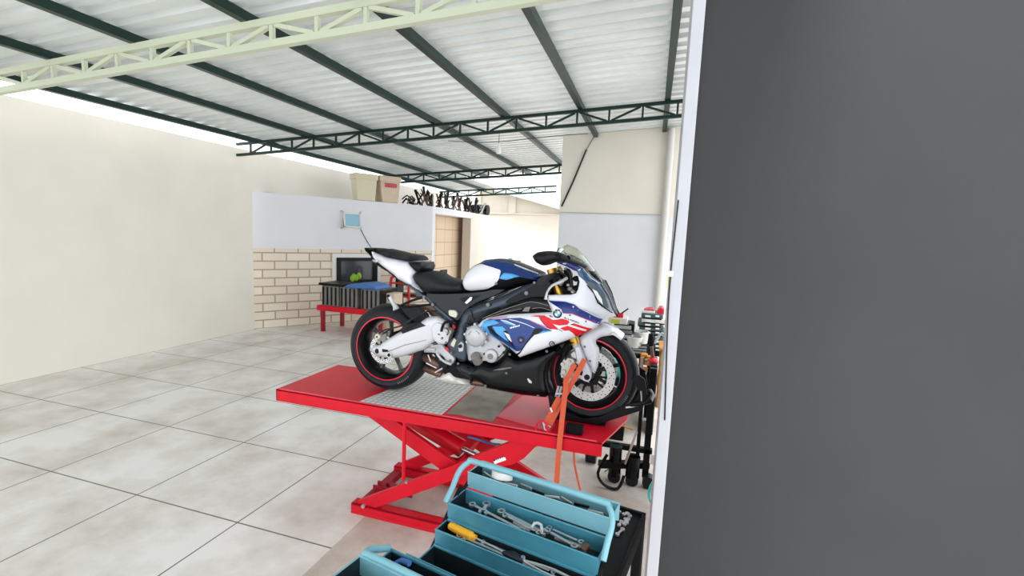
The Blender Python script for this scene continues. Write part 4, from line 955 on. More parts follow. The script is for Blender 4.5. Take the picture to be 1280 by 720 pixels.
# instruments, screen bracket
plate('dashboard', 'gloss_black', H1, [(150, 120), (215, 150), (270, 190), (330, 245), (300, 235), (240, 200), (170, 168), (120, 150)], .12, -.12, bevel=.005)
for x, y in ((232, 182), (325, 212), (290, 188)): MB().m('crate_grey').sphere(at(*H1(x, y), YB-.14), .013, 10, 7).obj('screen_fixing', bike)
plate('steering_head', 'black_plastic', W7, [(255, 120), (340, 100), (430, 90), (500, 60), (545, 130), (560, 390), (430, 400), (330, 390), (210, 260), (180, 200)], .05, -.05, bevel=.01)
plate('top_yoke', 'black_plastic', W7, [(240, 130), (380, 110), (450, 200), (400, 240), (280, 230), (200, 200)], .13, -.13, bevel=.008)
# bundle of controls and cables in the cowl opening
for k in range(9):
    a = (400+random.uniform(-60, 60), 60+k*22); b_ = (470+random.uniform(-50, 60), 140+k*25); tt = random.uniform(.08, .16)
    tb('control_cable', 'black_wire', W7, [(*a, tt), ((a[0]+b_[0])/2+random.uniform(-40, 40), (a[1]+b_[1])/2, tt+.02), (*b_, tt), (500+random.uniform(-20, 60), 370, .1)], .0055, n=8)
for x, y, c_, r in ((420, 70, 'crate_grey', .014), (440, 110, 'silver_cast', .012), (480, 60, 'crate_grey', .010), (515, 270, 'silver_cast', .010), (540, 320, 'crate_grey', .016), (590, 345, 'crate_grey', .014), (610, 320, 'cart_black', .018), (620, 190, 'cart_black', .022), (575, 360, 'silver_cast', .012), (410, 240, 'crate_grey', .014)):
    MB().m(c_).sphere(at(*W7(x, y), YB-.15), r, 10, 7, (1, .8, .8)).obj('control_fitting', bike, ang=20)
tb('wiring_loop', 'black_wire', W7, [(480, 60, .13), (530, 110, .14), (555, 200, .14), (555, 300, .13), (540, 390, .1)], .011)
tb('wiring_loop', 'black_wire', W7, [(655, 180, .1), (640, 280, .1), (600, 395, .1)], .007)
tb('wiring_loop', 'black_wire', W7, [(560, 290, .1), (610, 285, .1), (650, 270, .1)], .005)
# fork
ax = Vector((FX, YB, FZ)); top = at(687.5, 334, YB-.11)
for s in (-1, 1):
    P = lambda q_: Vector((q_.x, YB+s*.105, q_.z))
    f0 = P(at(688.5, 336, YB-.105)); f1 = P(at(718.5, 427, YB-.105)); f2 = Vector((FX-.012, YB+s*.105, FZ+.01))
    g = MB().m('gold').tube([f0, f1], .027, 20).obj('fork_tube', bike)
    MB().m('gold').tube([f1-(f1-f0)*.06, f1+(f1-f0)*.03], .033, 20).obj('fork_collar', g)
    MB().m('black_plastic').tube([f0+(f1-f0)*.12, f0+(f1-f0)*.22], .034, 16).obj('yoke_clamp', g)
    MB().m('silver_cast').tube([f1, f2], [.024, .027], 20).obj('fork_leg', bike)
MB().m('steel').cyl((FX, YB-.13, FZ), (FX, YB+.13, FZ), .013, 16).obj('axle', bike)
plate('axle_clamp', 'swingarm_silver', W1, [(228, 205), (262, 195), (300, 300), (352, 400), (350, 452), (322, 470), (250, 432), (190, 418), (188, 400), (240, 400), (262, 370), (246, 300)], .15, .09, sm=1, bevel=.005)
MB().m('gloss_black').lathe([(0, -.004), (.016, -.004), (.018, 0)], at(*W1(322, 430), YB-.152), 'Y', 18).obj('axle_hole', bike)
plate('clamp_recess', 'cart_black', W1, [(240, 375), (268, 350), (292, 390), (285, 418), (240, 405)], .152, .14, bevel=.001)
cl = plate('front_brake_caliper', 'cast_cream', W1, [(118, 340), (135, 300), (165, 285), (215, 292), (232, 320), (200, 345), (205, 380), (175, 400), (160, 440), (125, 430), (112, 390)], .13, .06, sm=1, bevel=.006, mirror=True)
for x, y, r in ((140, 330, .012), (150, 385, .012), (190, 310, .009), (140, 420, .009)): MB().m('silver_cast').lathe([(0, -.01), (r, -.01), (r*1.15, .002)], at(*W1(x, y), YB-.132), 'Y', 14).obj('caliper_bolt', cl)
plate('sensor_bracket', 'silver_cast', W1, [(200, 255), (225, 235), (245, 260), (240, 292), (212, 280)], .14, .11, sm=0)
for P in ([(185, 200), (150, 260), (128, 330), (118, 400)], [(200, 190), (180, 250), (160, 300)], [(225, 170), (190, 180), (150, 230), (140, 300)], [(120, 410), (128, 460), (150, 500), (170, 520)]): tb('brake_hose', 'cart_black', W1, [(x, y, .135) for x, y in P], .0048)
# front mudguard
fm, ffm = body('front_mudguard', 'white_paint', W1, [(255, 142), (300, 102), (370, 65), (430, 42), (490, 66), (560, 106), (500, 116), (430, 126), (388, 150), (392, 186), (416, 216), (408, 330), (388, 400), (365, 396), (320, 310), (272, 192)], .082, .018, .04, sm=1, sym=False, depth=.008, mirror=True)
MB().m('white_paint').lathe([(.300, -.088), (.312, -.082), (.322, -.05), (.326, 0), (.322, .05), (.312, .082), (.300, .088), (.299, .084), (.308, .078), (.317, .05), (.321, 0), (.317, -.05), (.308, -.078), (.299, -.084)], (FX, YB, FZ), 'Y', 24, math.radians(54), math.radians(118), closed=True).obj('mudguard_crown', fm)
for x, y in ((305, 200), (345, 308)): MB().m('crate_grey').lathe([(0, -.003), (.006, -.003), (.008, 0)], at(*W1(x, y), YB-.1), 'Y', 12).obj('bolt', fm)
# handlebar, lever, grip, mirror
tb('handlebar_grip', 'seat_black', S8, [(800, 262, .16), (765, 275, .24), (715, 300, .34), (690, 318, .40)], [.016, .018, .018, .019], n=14, smooth=1)
tb('brake_lever', 'silver_cast', F6, [(245, 172, .22), (215, 190, .30), (180, 205, .36), (158, 235, .40), (151, 268, .41)], [.010, .009, .007, .0055, .009], n=10)
tb('master_cylinder', 'crate_grey', W7, [(400, 262, .20), (440, 205, .20)], .016, n=12, smooth=0)
mr, fmr = body('mirror', 'black_plastic', F6, [(90, 72), (116, 54), (160, 49), (205, 54), (246, 74), (262, 94), (238, 100), (196, 99), (160, 114), (134, 115), (106, 100)], .34, .035, .03, sm=1, sym=False, depth=.05)
tb('mirror_stalk', 'black_plastic', F6, [(250, 84, .33), (290, 100, .26), (330, 118, .18)], [.02, .014, .012], n=12)
plate('knee_white_wedge', 'label_white', W7, [(250, 400), (620, 395), (680, 430), (400, 450), (330, 440)], .19, .17, bevel=.002)
tb('screen_strut', 'steel', H1, [(0, 442, .21), (40, 440, .21)], .004, smooth=0)

# ================================================================== WHEEL CHOCK, STRAPS
ck = thing('wheel_chock', 'black steel chock clamping the front wheel on the lift', 'wheel chock', (FX, YB, ZT))
op = [(684, 488), (688, 534), (712, 537), (747, 531), (803, 513), (809, 492), (806, 474), (799, 469), (788, 473), (794, 480), (799, 492), (794, 501), (776, 509), (752, 521), (731, 524), (711, 518), (698, 507), (691, 495)]
P = pz(op, YB-.105); P = [(x, max(z, ZT+.006)) for x, z in P]
MB().m('black_plastic').prism(P, YB-.105, YB-.095).obj('side_plate', ck, bevel=.003)
MB().m('black_plastic').prism(P, YB+.085, YB+.095).obj('side_plate', ck, bevel=.003)
x0 = min(p[0] for p in P); x1 = max(p[0] for p in P)
MB().m('cart_black').box((x0+.02, YB-.1, ZT+.0005), (FX+.12, YB+.09, ZT+.0022)).obj('base_plate', ck)
MB().m('black_plastic').tube([(FX+.26, YB-.10, ZT+.16), (FX+.37, YB-.10, ZT+.2), (FX+.37, YB+.09, ZT+.2), (FX+.26, YB+.09, ZT+.16)], .016, 12, smooth=1).obj('cradle_bar', ck)
p = atz(718, 541, ZT); MB().m('cart_black').box((p.x-.05, p.y-.03, ZT), (p.x+.05, p.y+.03, ZT+.05)).obj('lug', ck, bevel=.003)
MB().m('steel').tube([at(*fr(740, 460, 4.5)(*p), YB-.11) for p in ((190, 222), (260, 212), (280, 190), (276, 130))], .006, 8, smooth=1).obj('spring_arm', ck)
def strap(name, label, pts, w, k='strap_orange', extra=None):
    V = [at(u, v, y) for u, v, y in pts]; mb = MB().m(k)
    L = []
    for i, p in enumerate(V):
        d = (V[min(i+1, len(V)-1)]-V[max(i-1, 0)]).normalized(); s = d.cross(Vector((0, 1, 0))).normalized()
        n = s.cross(d).normalized(); L.append([mb.vert(p+s*w/2), mb.vert(p-s*w/2), mb.vert(p-s*w/2+n*.003), mb.vert(p+s*w/2+n*.003)])
    for i in range(len(L)-1):
        for j in range(4): mb.face([L[i][j], L[i][(j+1) % 4], L[i+1][(j+1) % 4], L[i+1][j]])
    mb.face(L[0]); mb.face(L[-1][::-1])
    if k and extra is None: return solo(mb, name, label, 'strap', 'orange tie-down straps', ang=60)
    return mb
T6 = fr(660, 480, 6)
t = thing('tie_down_strap', 'wide orange ratchet strap from the front fork down to its hook at the table edge', 'strap', atz(678, 538, ZT), group='orange tie-down straps')
a = strap('', '', [(731, 449, 2.735), (722, 466, 2.70), (708, 491, 2.66), (687, 531, 2.60)], .031, extra=1); a.obj('webbing', t, ang=60)
a = strap('', '', [(699, 497, 2.63), (691, 512, 2.62), (682, 530, 2.60)], .032, extra=1); a.obj('webbing', t, ang=60)
V = [at(*T6(*p), 2.585) for p in ((112, 280), (125, 340), (140, 350), (170, 320), (130, 300), (118, 318))]; MB().m('steel').tube(V, .005, 8).obj('hook', t)
V = [at(*T6(*p), 2.59) for p in ((165, 178), (180, 210))]; MB().m('steel').tube(V, .006, 8).obj('buckle_pin', t)
strap('tie_down_strap', 'short dark orange strap leading from the brake caliper to the strap crossing', [(719, 455, 2.72), (714, 463, 2.70), (708, 475, 2.68), (706, 480, 2.665)], .028)
a = at(706, 474, 2.645)
t = thing('tie_down_strap', 'long pale orange strap hanging straight down past the table edge', 'strap', at(695, 600, 2.50), group='orange tie-down straps')
strap('', '', [(708, 473, 2.66), (706, 495, 2.60), (703, 520, 2.56), (700, 548, 2.535), (698, 570, 2.53), (696, 598, 2.52), (694, 640, 2.52)], .03, extra=1).obj('webbing', t, ang=60)
strap('', '', [(694, 640, 2.52), (693.5, 665, 2.52)], .02, extra=1).obj('webbing_end', t, ang=60)
strap('tie_down_strap', 'thin orange strap end hanging under the table to the floor', [(717, 562, 2.63), (718, 580, 2.63), (722, 600, 2.64), (726, 616, 2.65)], .012)
t = thing('ratchet_buckle', 'steel ratchet buckle on the orange strap beside the front tyre', 'buckle', at(701, 495, 2.64))
c = at(701, 490, 2.655)
for s in (-1, 1): MB().m('silver_cast').bar(c+Vector((-.006+.009*s, 0, .035)), c+Vector((-.018+.009*s, -.01, -.03)), .003, .014).obj('side_frame', t, bevel=.001)
MB().m('steel').cyl(c+Vector((-.03, -.005, -.015)), c+Vector((.01, -.005, -.008)), .005, 10).obj('spindle', t)

# ================================================================== FLOOR CLUTTER RIGHT OF THE LIFT
T4 = fr(740, 460, 4.5)
st = thing('motorcycle_jack', 'black motorcycle jack standing on the floor behind the lift end', 'jack', (.02, 3.9, 0))
def q3(x, y, Y): return at(*T4(x, y), Y)
# base legs, uprights
a = q3(340, 0, 3.75); b2 = q3(312, 430, 3.75)
MB().m('cart_black').bar((b2.x, 3.75, .06), (b2.x+.0, 3.75, a.z), .05, .05, (0, 1, 0)).obj('upright', st, bevel=.004)
MB().m('cart_black').bar((b2.x-.07, 3.72, .06), (b2.x-.07, 3.72, a.z-.12), .03, .03, (0, 1, 0)).obj('upright', st, bevel=.003)
MB().m('cart_black').bar((b2.x-.36, 3.75, .28), (b2.x+.04, 3.75, .28), .05, .04).obj('cross_beam', st, bevel=.004)
MB().m('cart_black').bar((b2.x-.36, 3.62, .16), (b2.x+.02, 3.8, .14), .06, .05).obj('cross_beam', st, bevel=.004)
MB().m('gloss_black').tube([(b2.x-.24, 3.7, .30), (b2.x-.24, 3.7, .05)], .05, 18).obj('hydraulic_bottle', st, bevel=.004)
MB().m('gloss_black').tube([(b2.x-.10, 3.7, .24), (b2.x-.10, 3.7, .06)], .055, 18).obj('hydraulic_bottle', st, bevel=.004)
for x in (b2.x-.24, b2.x-.10, b2.x+.03): MB().m('rubber').cyl((x, 3.66, .05), (x, 3.74, .05), .05, 20).obj('castor', st)
MB().m('steel').cyl((b2.x-.16, 3.66, .18), (b2.x-.09, 3.66, .46), .010, 10).obj('release_rod', st)
MB().m('gold').tube([(b2.x-.38, 3.68, .47), (b2.x-.25, 3.66, .50), (b2.x-.12, 3.66, .47)], .007, 8, smooth=1).obj('handle_rod', st)
MB().m('gloss_black').tube([(b2.x-.30, 3.6, .26), (b2.x-.36, 3.55, .12), (b2.x-.30, 3.55, .03), (b2.x-.2, 3.55, .02), (b2.x-.16, 3.58, .12)], .012, 8, smooth=2).obj('strap_loop', st)
MB().m('label_white').box((b2.x+.03, 3.685, .2), (b2.x+.09, 3.69, .28)).obj('tag', st)
p = atz(738, 577, 0.0)
t = thing('floor_castor', 'small black wheel on the floor under the right end of the lift', 'wheel', (p.x, p.y, 0))
MB().m('rubber').cyl((p.x-.04, p.y, .07), (p.x+.05, p.y, .07), .07, 24).obj('tyre', t); MB().m('crate_grey').cyl((p.x-.05, p.y, .07), (p.x+.06, p.y, .07), .02, 12).obj('hub', t)
MB().m('gloss_black').bar((p.x, p.y+.05, .08), (p.x, p.y+.12, .25), .04, .02).obj('fork', t)
p = atz(765, 592, 0)
solo(MB().m('gloss_black').tube([(p.x-.06, p.y, .006), (p.x, p.y+.02, .05), (p.x+.1, p.y+.12, .05)], .004, 6, smooth=1).prism([(p.x-.01, .005), (p.x+.015, .005), (p.x, .09)], p.y, p.y+.01), 'metal_clip', 'small black bent clip lying on the floor beside the jack', 'clip')
# teal air hose and thin cable by the pilaster
V = [at(836, 560, 2.6), at(826, 592, 2.55), at(814, 612, 2.5), at(811, 626, 2.5), at(817, 640, 2.45), at(828, 655, 2.4)]
solo(MB().m('teal_hose').tube([(v.x, v.y+.05, v.z) for v in V], .007, 10, smooth=3), 'air_hose', 'teal air hose looping out beside the white pilaster', 'hose')
V = [at(*T4(*p), 3.4) for p in ((440, 130), (410, 300), (412, 420), (380, 460), (384, 520), (385, 560), (398, 600))]
solo(MB().m('black_wire').tube(V, .008, 8, smooth=2), 'floor_cable', 'black cable dropping to the floor left of the white pilaster', 'cable')

# bench behind the front wheel, with engine parts
Z4 = fr(760, 360, 6); Yb = 5.2
def b4(x, y, Y=5.2): return at(*Z4(x, y), Y)
zb = b4(300, 640, Yb).z; 
bench = thing('workbench', 'dark low workbench crowded with parts behind the front wheel', 'workbench', (0, 5.4, 0))
xl, xrr = b4(20, 500, Yb).x, b4(345, 500, Yb).x; zt = b4(200, 500, Yb).z
MB().m('cart_black').box((xl, Yb, zt-.04), (xrr, Yb+.6, zt)).obj('bench_top', bench, bevel=.004)
for x in (xl+.02, xrr-.06):
    for y in (Yb+.02, Yb+.54): MB().m('cart_black').box((x, y, 0), (x+.04, y+.04, zt-.04)).obj('leg', bench)
MB().m('cart_black').box((xl, Yb+.03, .25), (xrr, Yb+.57, .28)).obj('shelf', bench)
def bx4(name, label, cat, k, x0, y0, x1, y1, Y, d, base=None, bevel=.006, extra=None, group=None):
    a = b4(x0, y1, Y); c_ = b4(x1, y0, Y); z0 = a.z if base is None else base
    t = thing(name, label, cat, ((a.x+c_.x)/2, Y+d/2, z0), group=group)
    MB().m(k).box((a.x, Y, z0), (c_.x, Y+d, c_.z)).obj('body', t, bevel=bevel)
    return t, a, c_
# stack of silver trays with a battery on top, left part of the bench
z = zt
for i, (x0, y0, x1, y1, k, lab) in enumerate(((60, 385, 190, 440, 'cart_black', 'black lowest module in the stack right behind the front tyre'), (50, 350, 185, 380, 'silver_cast', 'silver plate in the stack behind the front tyre, below the black gap'), (55, 315, 180, 345, 'crate_grey', 'grey plate in the stack behind the front tyre, third from its top'), (40, 280, 175, 312, 'silver_cast', 'silver plate directly below the white battery'))):
    a = b4(x0, y1, Yb+.05); c_ = b4(x1, y0, Yb+.05)
    mb = MB().m(k).box((a.x, Yb+.05, z), (c_.x, Yb+.4, c_.z-.012)); mb.m('gloss_black').box((a.x+.01, Yb+.06, c_.z-.012), (c_.x-.01, Yb+.39, c_.z))
    solo(mb, 'metal_plate' if k != 'cart_black' else 'control_module', lab, 'part', bevel=.003); z = c_.z
t, a, c_ = bx4('battery', 'white battery with yellow label and red caps behind the motorcycle nose', 'battery', 'white_plastic', 0, 232, 145, 280, Yb+.05, .25, base=z)
l0 = b4(22, 265, Yb+.045); l1 = b4(88, 236, Yb+.045); MB().m('yellow_label').box((l0.x, Yb+.044, l0.z), (l1.x, Yb+.052, l1.z)).obj('label', t)
for x in (58, 92): l0 = b4(x, 230, Yb+.1); MB().m('signal_red').box((l0.x-.03, Yb+.08, c_.z), (l0.x+.03, Yb+.14, c_.z+.05)).obj('terminal_cap', t, bevel=.006)
MB().m('gloss_black').tube([(l0.x, Yb+.1, c_.z+.04), (l0.x+.08, Yb+.1, c_.z+.11)], .008, 8).obj('terminal_lead', t)
a = b4(145, 370, Yb+.1); c_ = b4(200, 270, Yb+.1)
t = thing('vice', 'dark bench vice standing right of the silver plates', 'vice', ((a.x+c_.x)/2, Yb+.2, zt))
MB().m('cart_black').box((a.x+.02, Yb+.1, zt), (c_.x-.04, Yb+.3, c_.z-.08)).obj('column', t, bevel=.01); MB().m('cart_black').box((a.x, Yb+.08, c_.z-.1), (c_.x, Yb+.32, c_.z)).obj('jaw', t, bevel=.012); MB().m('steel').cyl((a.x-.03, Yb+.06, c_.z-.2), (c_.x+.1, Yb+.06, c_.z-.2), .018, 12).obj('screw_bar', t)
for i, (x, y, r, hh_, lab) in enumerate(((190, 445, .088, .11, 'white round tub nearer the front tyre on the bench'), (236, 415, .095, .13, 'white round tub standing behind the nearer tub on the bench'))):
    p = b4(x, y, Yb+.05+i*.16); t = thing('plastic_tub', lab, 'tub', (p.x, Yb+.1+i*.16, p.z)); 
    MB().m('white_plastic').lathe([(0, 0), (r*.9, 0), (r, hh_), (r*.94, hh_), (r*.85, .01), (0, .01)], (p.x, Yb+.1+i*.16, p.z), 'Z', 28).obj('body', t)
    MB().m('white_plastic').lathe([(r*.97, hh_-.012), (r*1.06, hh_-.01), (r*1.06, hh_+.004), (r*.97, hh_+.004)], (p.x, Yb+.1+i*.16, p.z), 'Z', 28, closed=True).obj('rim', t)
    MB().m('cart_black').box((p.x-.07, Yb+.04+i*.16, zt), (p.x+.07, Yb+.16+i*.16, p.z)).obj('stand', t)
# black rack of sockets
p0 = b4(165, 505, Yb-.02); p1 = b4(305, 445, Yb-.02)
t = thing('socket_rack', 'black rack with rows of shiny sockets below the white tubs', 'rack', ((p0.x+p1.x)/2, Yb, zt))
MB().m('cart_black').prism([(Yb-.02, zt), (Yb+.12, zt), (Yb+.12, p1.z), (Yb+.08, p1.z)], p0.x, p1.x, 'X').obj('rack', t)
for r_ in range(3):
    for k in range(8):
        x = p0.x+.03+k*(p1.x-p0.x-.06)/7; z_ = zt+.03+r_*(p1.z-zt-.05)/2; y_ = Yb-.02+(z_-zt)/(p1.z-zt)*.1
        MB().m('steel').cyl((x, y_-.02, z_), (x, y_+.02, z_), .011, 8).obj('socket', t)
# clamp tools, jar, spray can etc
t, a, c_ = bx4('tool_cabinet', 'black tool cabinet below the red knob right of the front wheel', 'cabinet', 'cart_black', 305, 585, 375, 790, Yb-.45, .4, base=0, bevel=.01)
for z_ in (.2, .4, .6): MB().m('gloss_black').box((a.x+.02, Yb-.462, z_), (c_.x-.02, Yb-.448, min(z_+.16, c_.z-.02))).obj('drawer', t, bevel=.002)
p = b4(341, 553, Yb-.3); 
t = thing('lever_knob', 'red ball knob on a purple-brown lever behind the front wheel', 'lever', (p.x, Yb-.3, c_.z)); MB().m('signal_red').sphere(p, .048, 18, 10).obj('knob', t)
q_ = b4(325, 440, Yb-.28); MB().m('bronze').tube([(p.x, Yb-.3, c_.z), p, q_], .02, 10).obj('lever', t)
for i, (x0, y0, x1, y1, lab) in enumerate(((232, 505, 262, 640, 'orange bar clamp leaning nearer the front tyre'), (265, 520, 290, 590, 'short orange clamp right of the longer orange clamp'))):
    a = b4(x0, y1, Yb-.12); c_ = b4(x1, y0, Yb-.12); mb = MB().m('orange_tool')
    mb.box((a.x, Yb-.062, max(a.z, .02)), (a.x+(c_.x-a.x)*.6, Yb-.001, c_.z)); mb.box((a.x, Yb-.062, c_.z-.05), (c_.x+.05, Yb-.001, c_.z)); mb.box((a.x, Yb-.062, a.z), (c_.x+.06, Yb-.001, a.z+.05)); mb.m('steel').box((a.x+.01, Yb-.075, a.z+.05), (a.x+.04, Yb-.06, c_.z-.03))
    solo(mb, 'bar_clamp', lab, 'clamp', bevel=.008)
t, a, c_ = bx4('wooden_cabinet', 'ochre wooden cabinet edge under the black cases by the pilaster', 'cabinet', 'wood', 370, 470, 425, 790, 5.6, .4, base=0, bevel=.004)
MB().m('wood').box((a.x-.02, 5.58, c_.z), (c_.x+.02, 6.02, c_.z+.03)).obj('top', t, bevel=.003)
for i in range(7):
    x = 240+i*13; y = 470+random.uniform(-20, 20); a = b4(x, 500, Yb+.25); c_ = b4(x+random.uniform(-8, 8), 395+random.uniform(-10, 40), Yb+.25)
    if i % 2: mb = MB().m(random.choice(['cart_black', 'bronze', 'dark_frame'])).tube([(a.x, Yb+.25+i*.02, zt), (c_.x, Yb+.25+i*.02, c_.z)], [.022, .014], 10)
    else: mb = MB().m(random.choice(['cart_black', 'crate_grey'])).lathe([(0, 0), (.035, 0), (.035, .14), (.015, .18), (.015, .2), (0, .2)], (a.x, Yb+.3, zt), 'Z', 14)
    solo(mb, 'hand_tool' if i % 2 else 'spray_can', 'dark tool standing among the clutter at the back of the bench' if i % 2 else 'dark can among the clutter at the back of the bench', 'tool' if i % 2 else 'can', 'tools at the back of the bench' if i % 2 else 'cans at the back of the bench')
t = thing('drill_bracket', 'silver tubular bracket hanging in front of the black cases', 'bracket', b4(345, 415, 5.5))
for P in ([(345, 412), (388, 345), (400, 340)], [(352, 415), (392, 350), (418, 362)], [(345, 412), (365, 405)], [(400, 338), (420, 345), (418, 362)]): MB().m('silver_cast').tube([b4(x, y, 5.5) for x, y in P], .012, 8).obj('tube', t)
# teal-green motor seen through the front wheel
p = at(770, 460, 4.6); t = thing('electric_motor', 'green motor casing seen through the spokes of the front wheel', 'motor', (p.x, 4.6, 0))
MB().m('teal_hose').cyl((p.x-.1, 4.6, p.z), (p.x+.12, 4.6, p.z), .1, 20).obj('casing', t, bevel=.01); MB().m('cart_black').box((p.x-.1, 4.5, 0), (p.x+.12, 4.75, p.z-.08)).obj('stand', t)
# stack of black equipment cases
Yk = 6.5
base = at(815, 470, Yk).z
t, a, c_ = bx4('steel_shelf', 'dark steel shelf unit carrying the stack of grey equipment cases', 'shelf', 'cart_black', 235, 478, 420, 500, Yk, .5, bevel=.003)
zshelf = c_.z+.002
for x in (a.x, c_.x-.04): MB().m('cart_black').box((x, Yk, 0), (x+.04, Yk+.5, a.z)).obj('leg', t)
ys = [(200, 225), (232, 262), (265, 288), (292, 320), (325, 348), (352, 384), (388, 418), (422, 450), (452, 478)]
nm = ['topmost', 'second from the top', 'third from the top', 'fourth from the top', 'in the middle', 'fourth from the bottom', 'third from the bottom', 'second from the bottom', 'lowest']
rnd = [0, .03, -.02, .0, .02, -.01, .02, 0, .01]
for i, (y0, y1) in enumerate(ys):
    xs0, xs1 = (248, 415) if i == 0 else (232, 420); 
    a = b4(xs0, ys[min(i+1, 8)][0] if i < 8 else 479, Yk+.04); c_ = b4(xs1, y0, Yk+.04)
    if i == 8: a.z = zshelf
    t = thing('equipment_case', 'grey plastic equipment case, %s of the stack by the pilaster' % nm[i], 'case', ((a.x+c_.x)/2, Yk+.25, a.z), group='equipment cases stacked by the pilaster')
    k = 'white_plastic' if i == 1 else 'case_grey'
    MB().m(k).box((a.x+rnd[i], Yk+.04, a.z), (c_.x+rnd[i], Yk+.4, c_.z)).obj('body', t, bevel=.018)
    MB().m('gloss_black').box((a.x+rnd[i]+.02, Yk+.032, a.z+.01), (c_.x+rnd[i]-.02, Yk+.05, a.z+.025)).obj('seam', t)
    for x in (300, 372): l0 = b4(x-22 if x == 300 else x-16, (y0+y1)/2+4, Yk+.03); l1 = b4(x+20 if x == 300 else x+14, (y0+y1)/2-5, Yk+.03); MB().m('label_white').box((l0.x, Yk+.026, l0.z), (l1.x, Yk+.04, l1.z)).obj('label', t)
a = b4(250, 195, Yk+.08); c_ = b4(355, 158, Yk+.08); MBt = MB().m('white_plastic').box((a.x, Yk+.08, a.z-.01), (c_.x, Yk+.35, a.z+.05)); solo(MBt, 'white_tray', 'white tray on top of the stack of grey cases', 'tray', bevel=.01)
mb = MB().m('pink_cloth').prism([(a.x+.02, a.z+.05), (c_.x, a.z+.05), (c_.x-.03, c_.z), (a.x+.08, c_.z-.01)], Yk+.1, Yk+.3); solo(mb, 'pink_cloth', 'pink and orange cloth heaped on the white tray', 'cloth', bevel=.02)
a = b4(355, 195, Yk+.1); c_ = b4(425, 145, Yk+.1)
mb = MB().m('signal_red').prism([(a.x, a.z-.01), (c_.x, a.z-.01), (c_.x, c_.z-.02), (a.x+.06, c_.z)], Yk+.1, Yk+.35); solo(mb, 'red_bag', 'dark red bundle beside the pink cloth on the stack of cases', 'bag', bevel=.02)

# ================================================================== CART AND BLUE TOOLBOX
th = math.radians(-10.5); ZC = .925
cart = thing('tool_cart', 'black steel cart carrying the open blue toolbox', 'cart', (.05, 1.728, 0), th)
# local axes: x right, y back; corner at back right
CL, CD = .55, .66
mb = MB().m('cart_black').box((-CL, -CD, ZC-.012), (0, 0, ZC)); mb.obj('cart_top', cart, local=True, bevel=.003)
mb = MB().m('cart_black').box((-CL, -.012, ZC-.012), (0, 0, ZC+.012)); mb.box((-CL, -CD, ZC-.05), (0, -CD+.012, ZC+.012)); mb.box((-.012, -CD, ZC-.05), (0, 0, ZC+.012)); mb.box((-CL, -CD, ZC-.05), (-CL+.012, 0, ZC+.012)); mb.obj('rim', cart, local=True, bevel=.002)
for x in (-CL, -.035):
    for y in (-CD, -.035): MB().m('cart_black').box((x, y, .06), (x+.035, y+.035, ZC-.012)).obj('leg', cart, local=True, bevel=.002); MB().m('rubber').cyl((x+.0, y+.017, .035), (x+.035, y+.017, .035), .035, 16).obj('castor', cart, local=True)
MB().m('cart_black').box((-CL, -CD, .25), (0, 0, .262)).obj('lower_shelf', cart, local=True, bevel=.002)

tht = math.radians(-11.4)
tx = thing('toolbox', 'open blue cantilever toolbox with stepped trays on the black cart', 'toolbox', (-.508, 1.307, ZC), tht)
TL = .465
# local: x along, y = -w ; z absolute minus ZC
def tray(name, w0, w1, ztop, hgt, k='teal_paint', fw=None):
    z1 = ztop+H-ZC; z0 = z1-hgt; T = .0035
    mb = MB().m(k)
    mb.box((0, -w1, z0), (TL, -w1+T, z1)); mb.box((0, -w0-T, z0), (TL, -w0, z1)); mb.box((0, -w1+T, z0), (T, -w0-T, z1)); mb.box((TL-T, -w1+T, z0), (TL, -w0-T, z1))
    mb.box((T, -w1+T, z0), (TL-T, -w0-T, z0+T))
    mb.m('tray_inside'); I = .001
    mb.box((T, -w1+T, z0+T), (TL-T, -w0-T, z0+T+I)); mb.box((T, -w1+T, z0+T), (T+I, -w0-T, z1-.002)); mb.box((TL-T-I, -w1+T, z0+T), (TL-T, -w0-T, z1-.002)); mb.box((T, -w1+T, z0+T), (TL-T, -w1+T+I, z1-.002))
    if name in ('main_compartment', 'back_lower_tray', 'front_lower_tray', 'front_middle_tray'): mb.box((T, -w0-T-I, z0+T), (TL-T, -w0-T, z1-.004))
    o = mb.obj(name, tx, local=True)
    m2 = MB().m('teal_light' if k == 'teal_light' else 'teal_paint')
    for y in (-w1, -w0): m2.tube([(0, y, z1), (TL, y, z1)], .0028, 8)
    m2.obj('rolled_edge', o, local=True)
    return z0+T+I
fl = {}
fl['back_top'] = tray('back_top_tray', -.085, .0, -.75, .05, 'teal_light')
fl['back_mid'] = tray('back_middle_tray', .012, .105, -.80, .05)
fl['back_low'] = tray('back_lower_tray', .107, .165, -.85, .05)
fl['main'] = tray('main_compartment', .168, .285, -.895, ZC and (-.895+H-ZC)-.0015)
fl['front_low'] = tray('front_lower_tray', .288, .345, -.85, .05)
fl['front_mid'] = tray('front_middle_tray', .347, .44, -.80, .05)
fl['front_top'] = tray('front_top_tray', .452, .53, -.75, .05, 'teal_light')
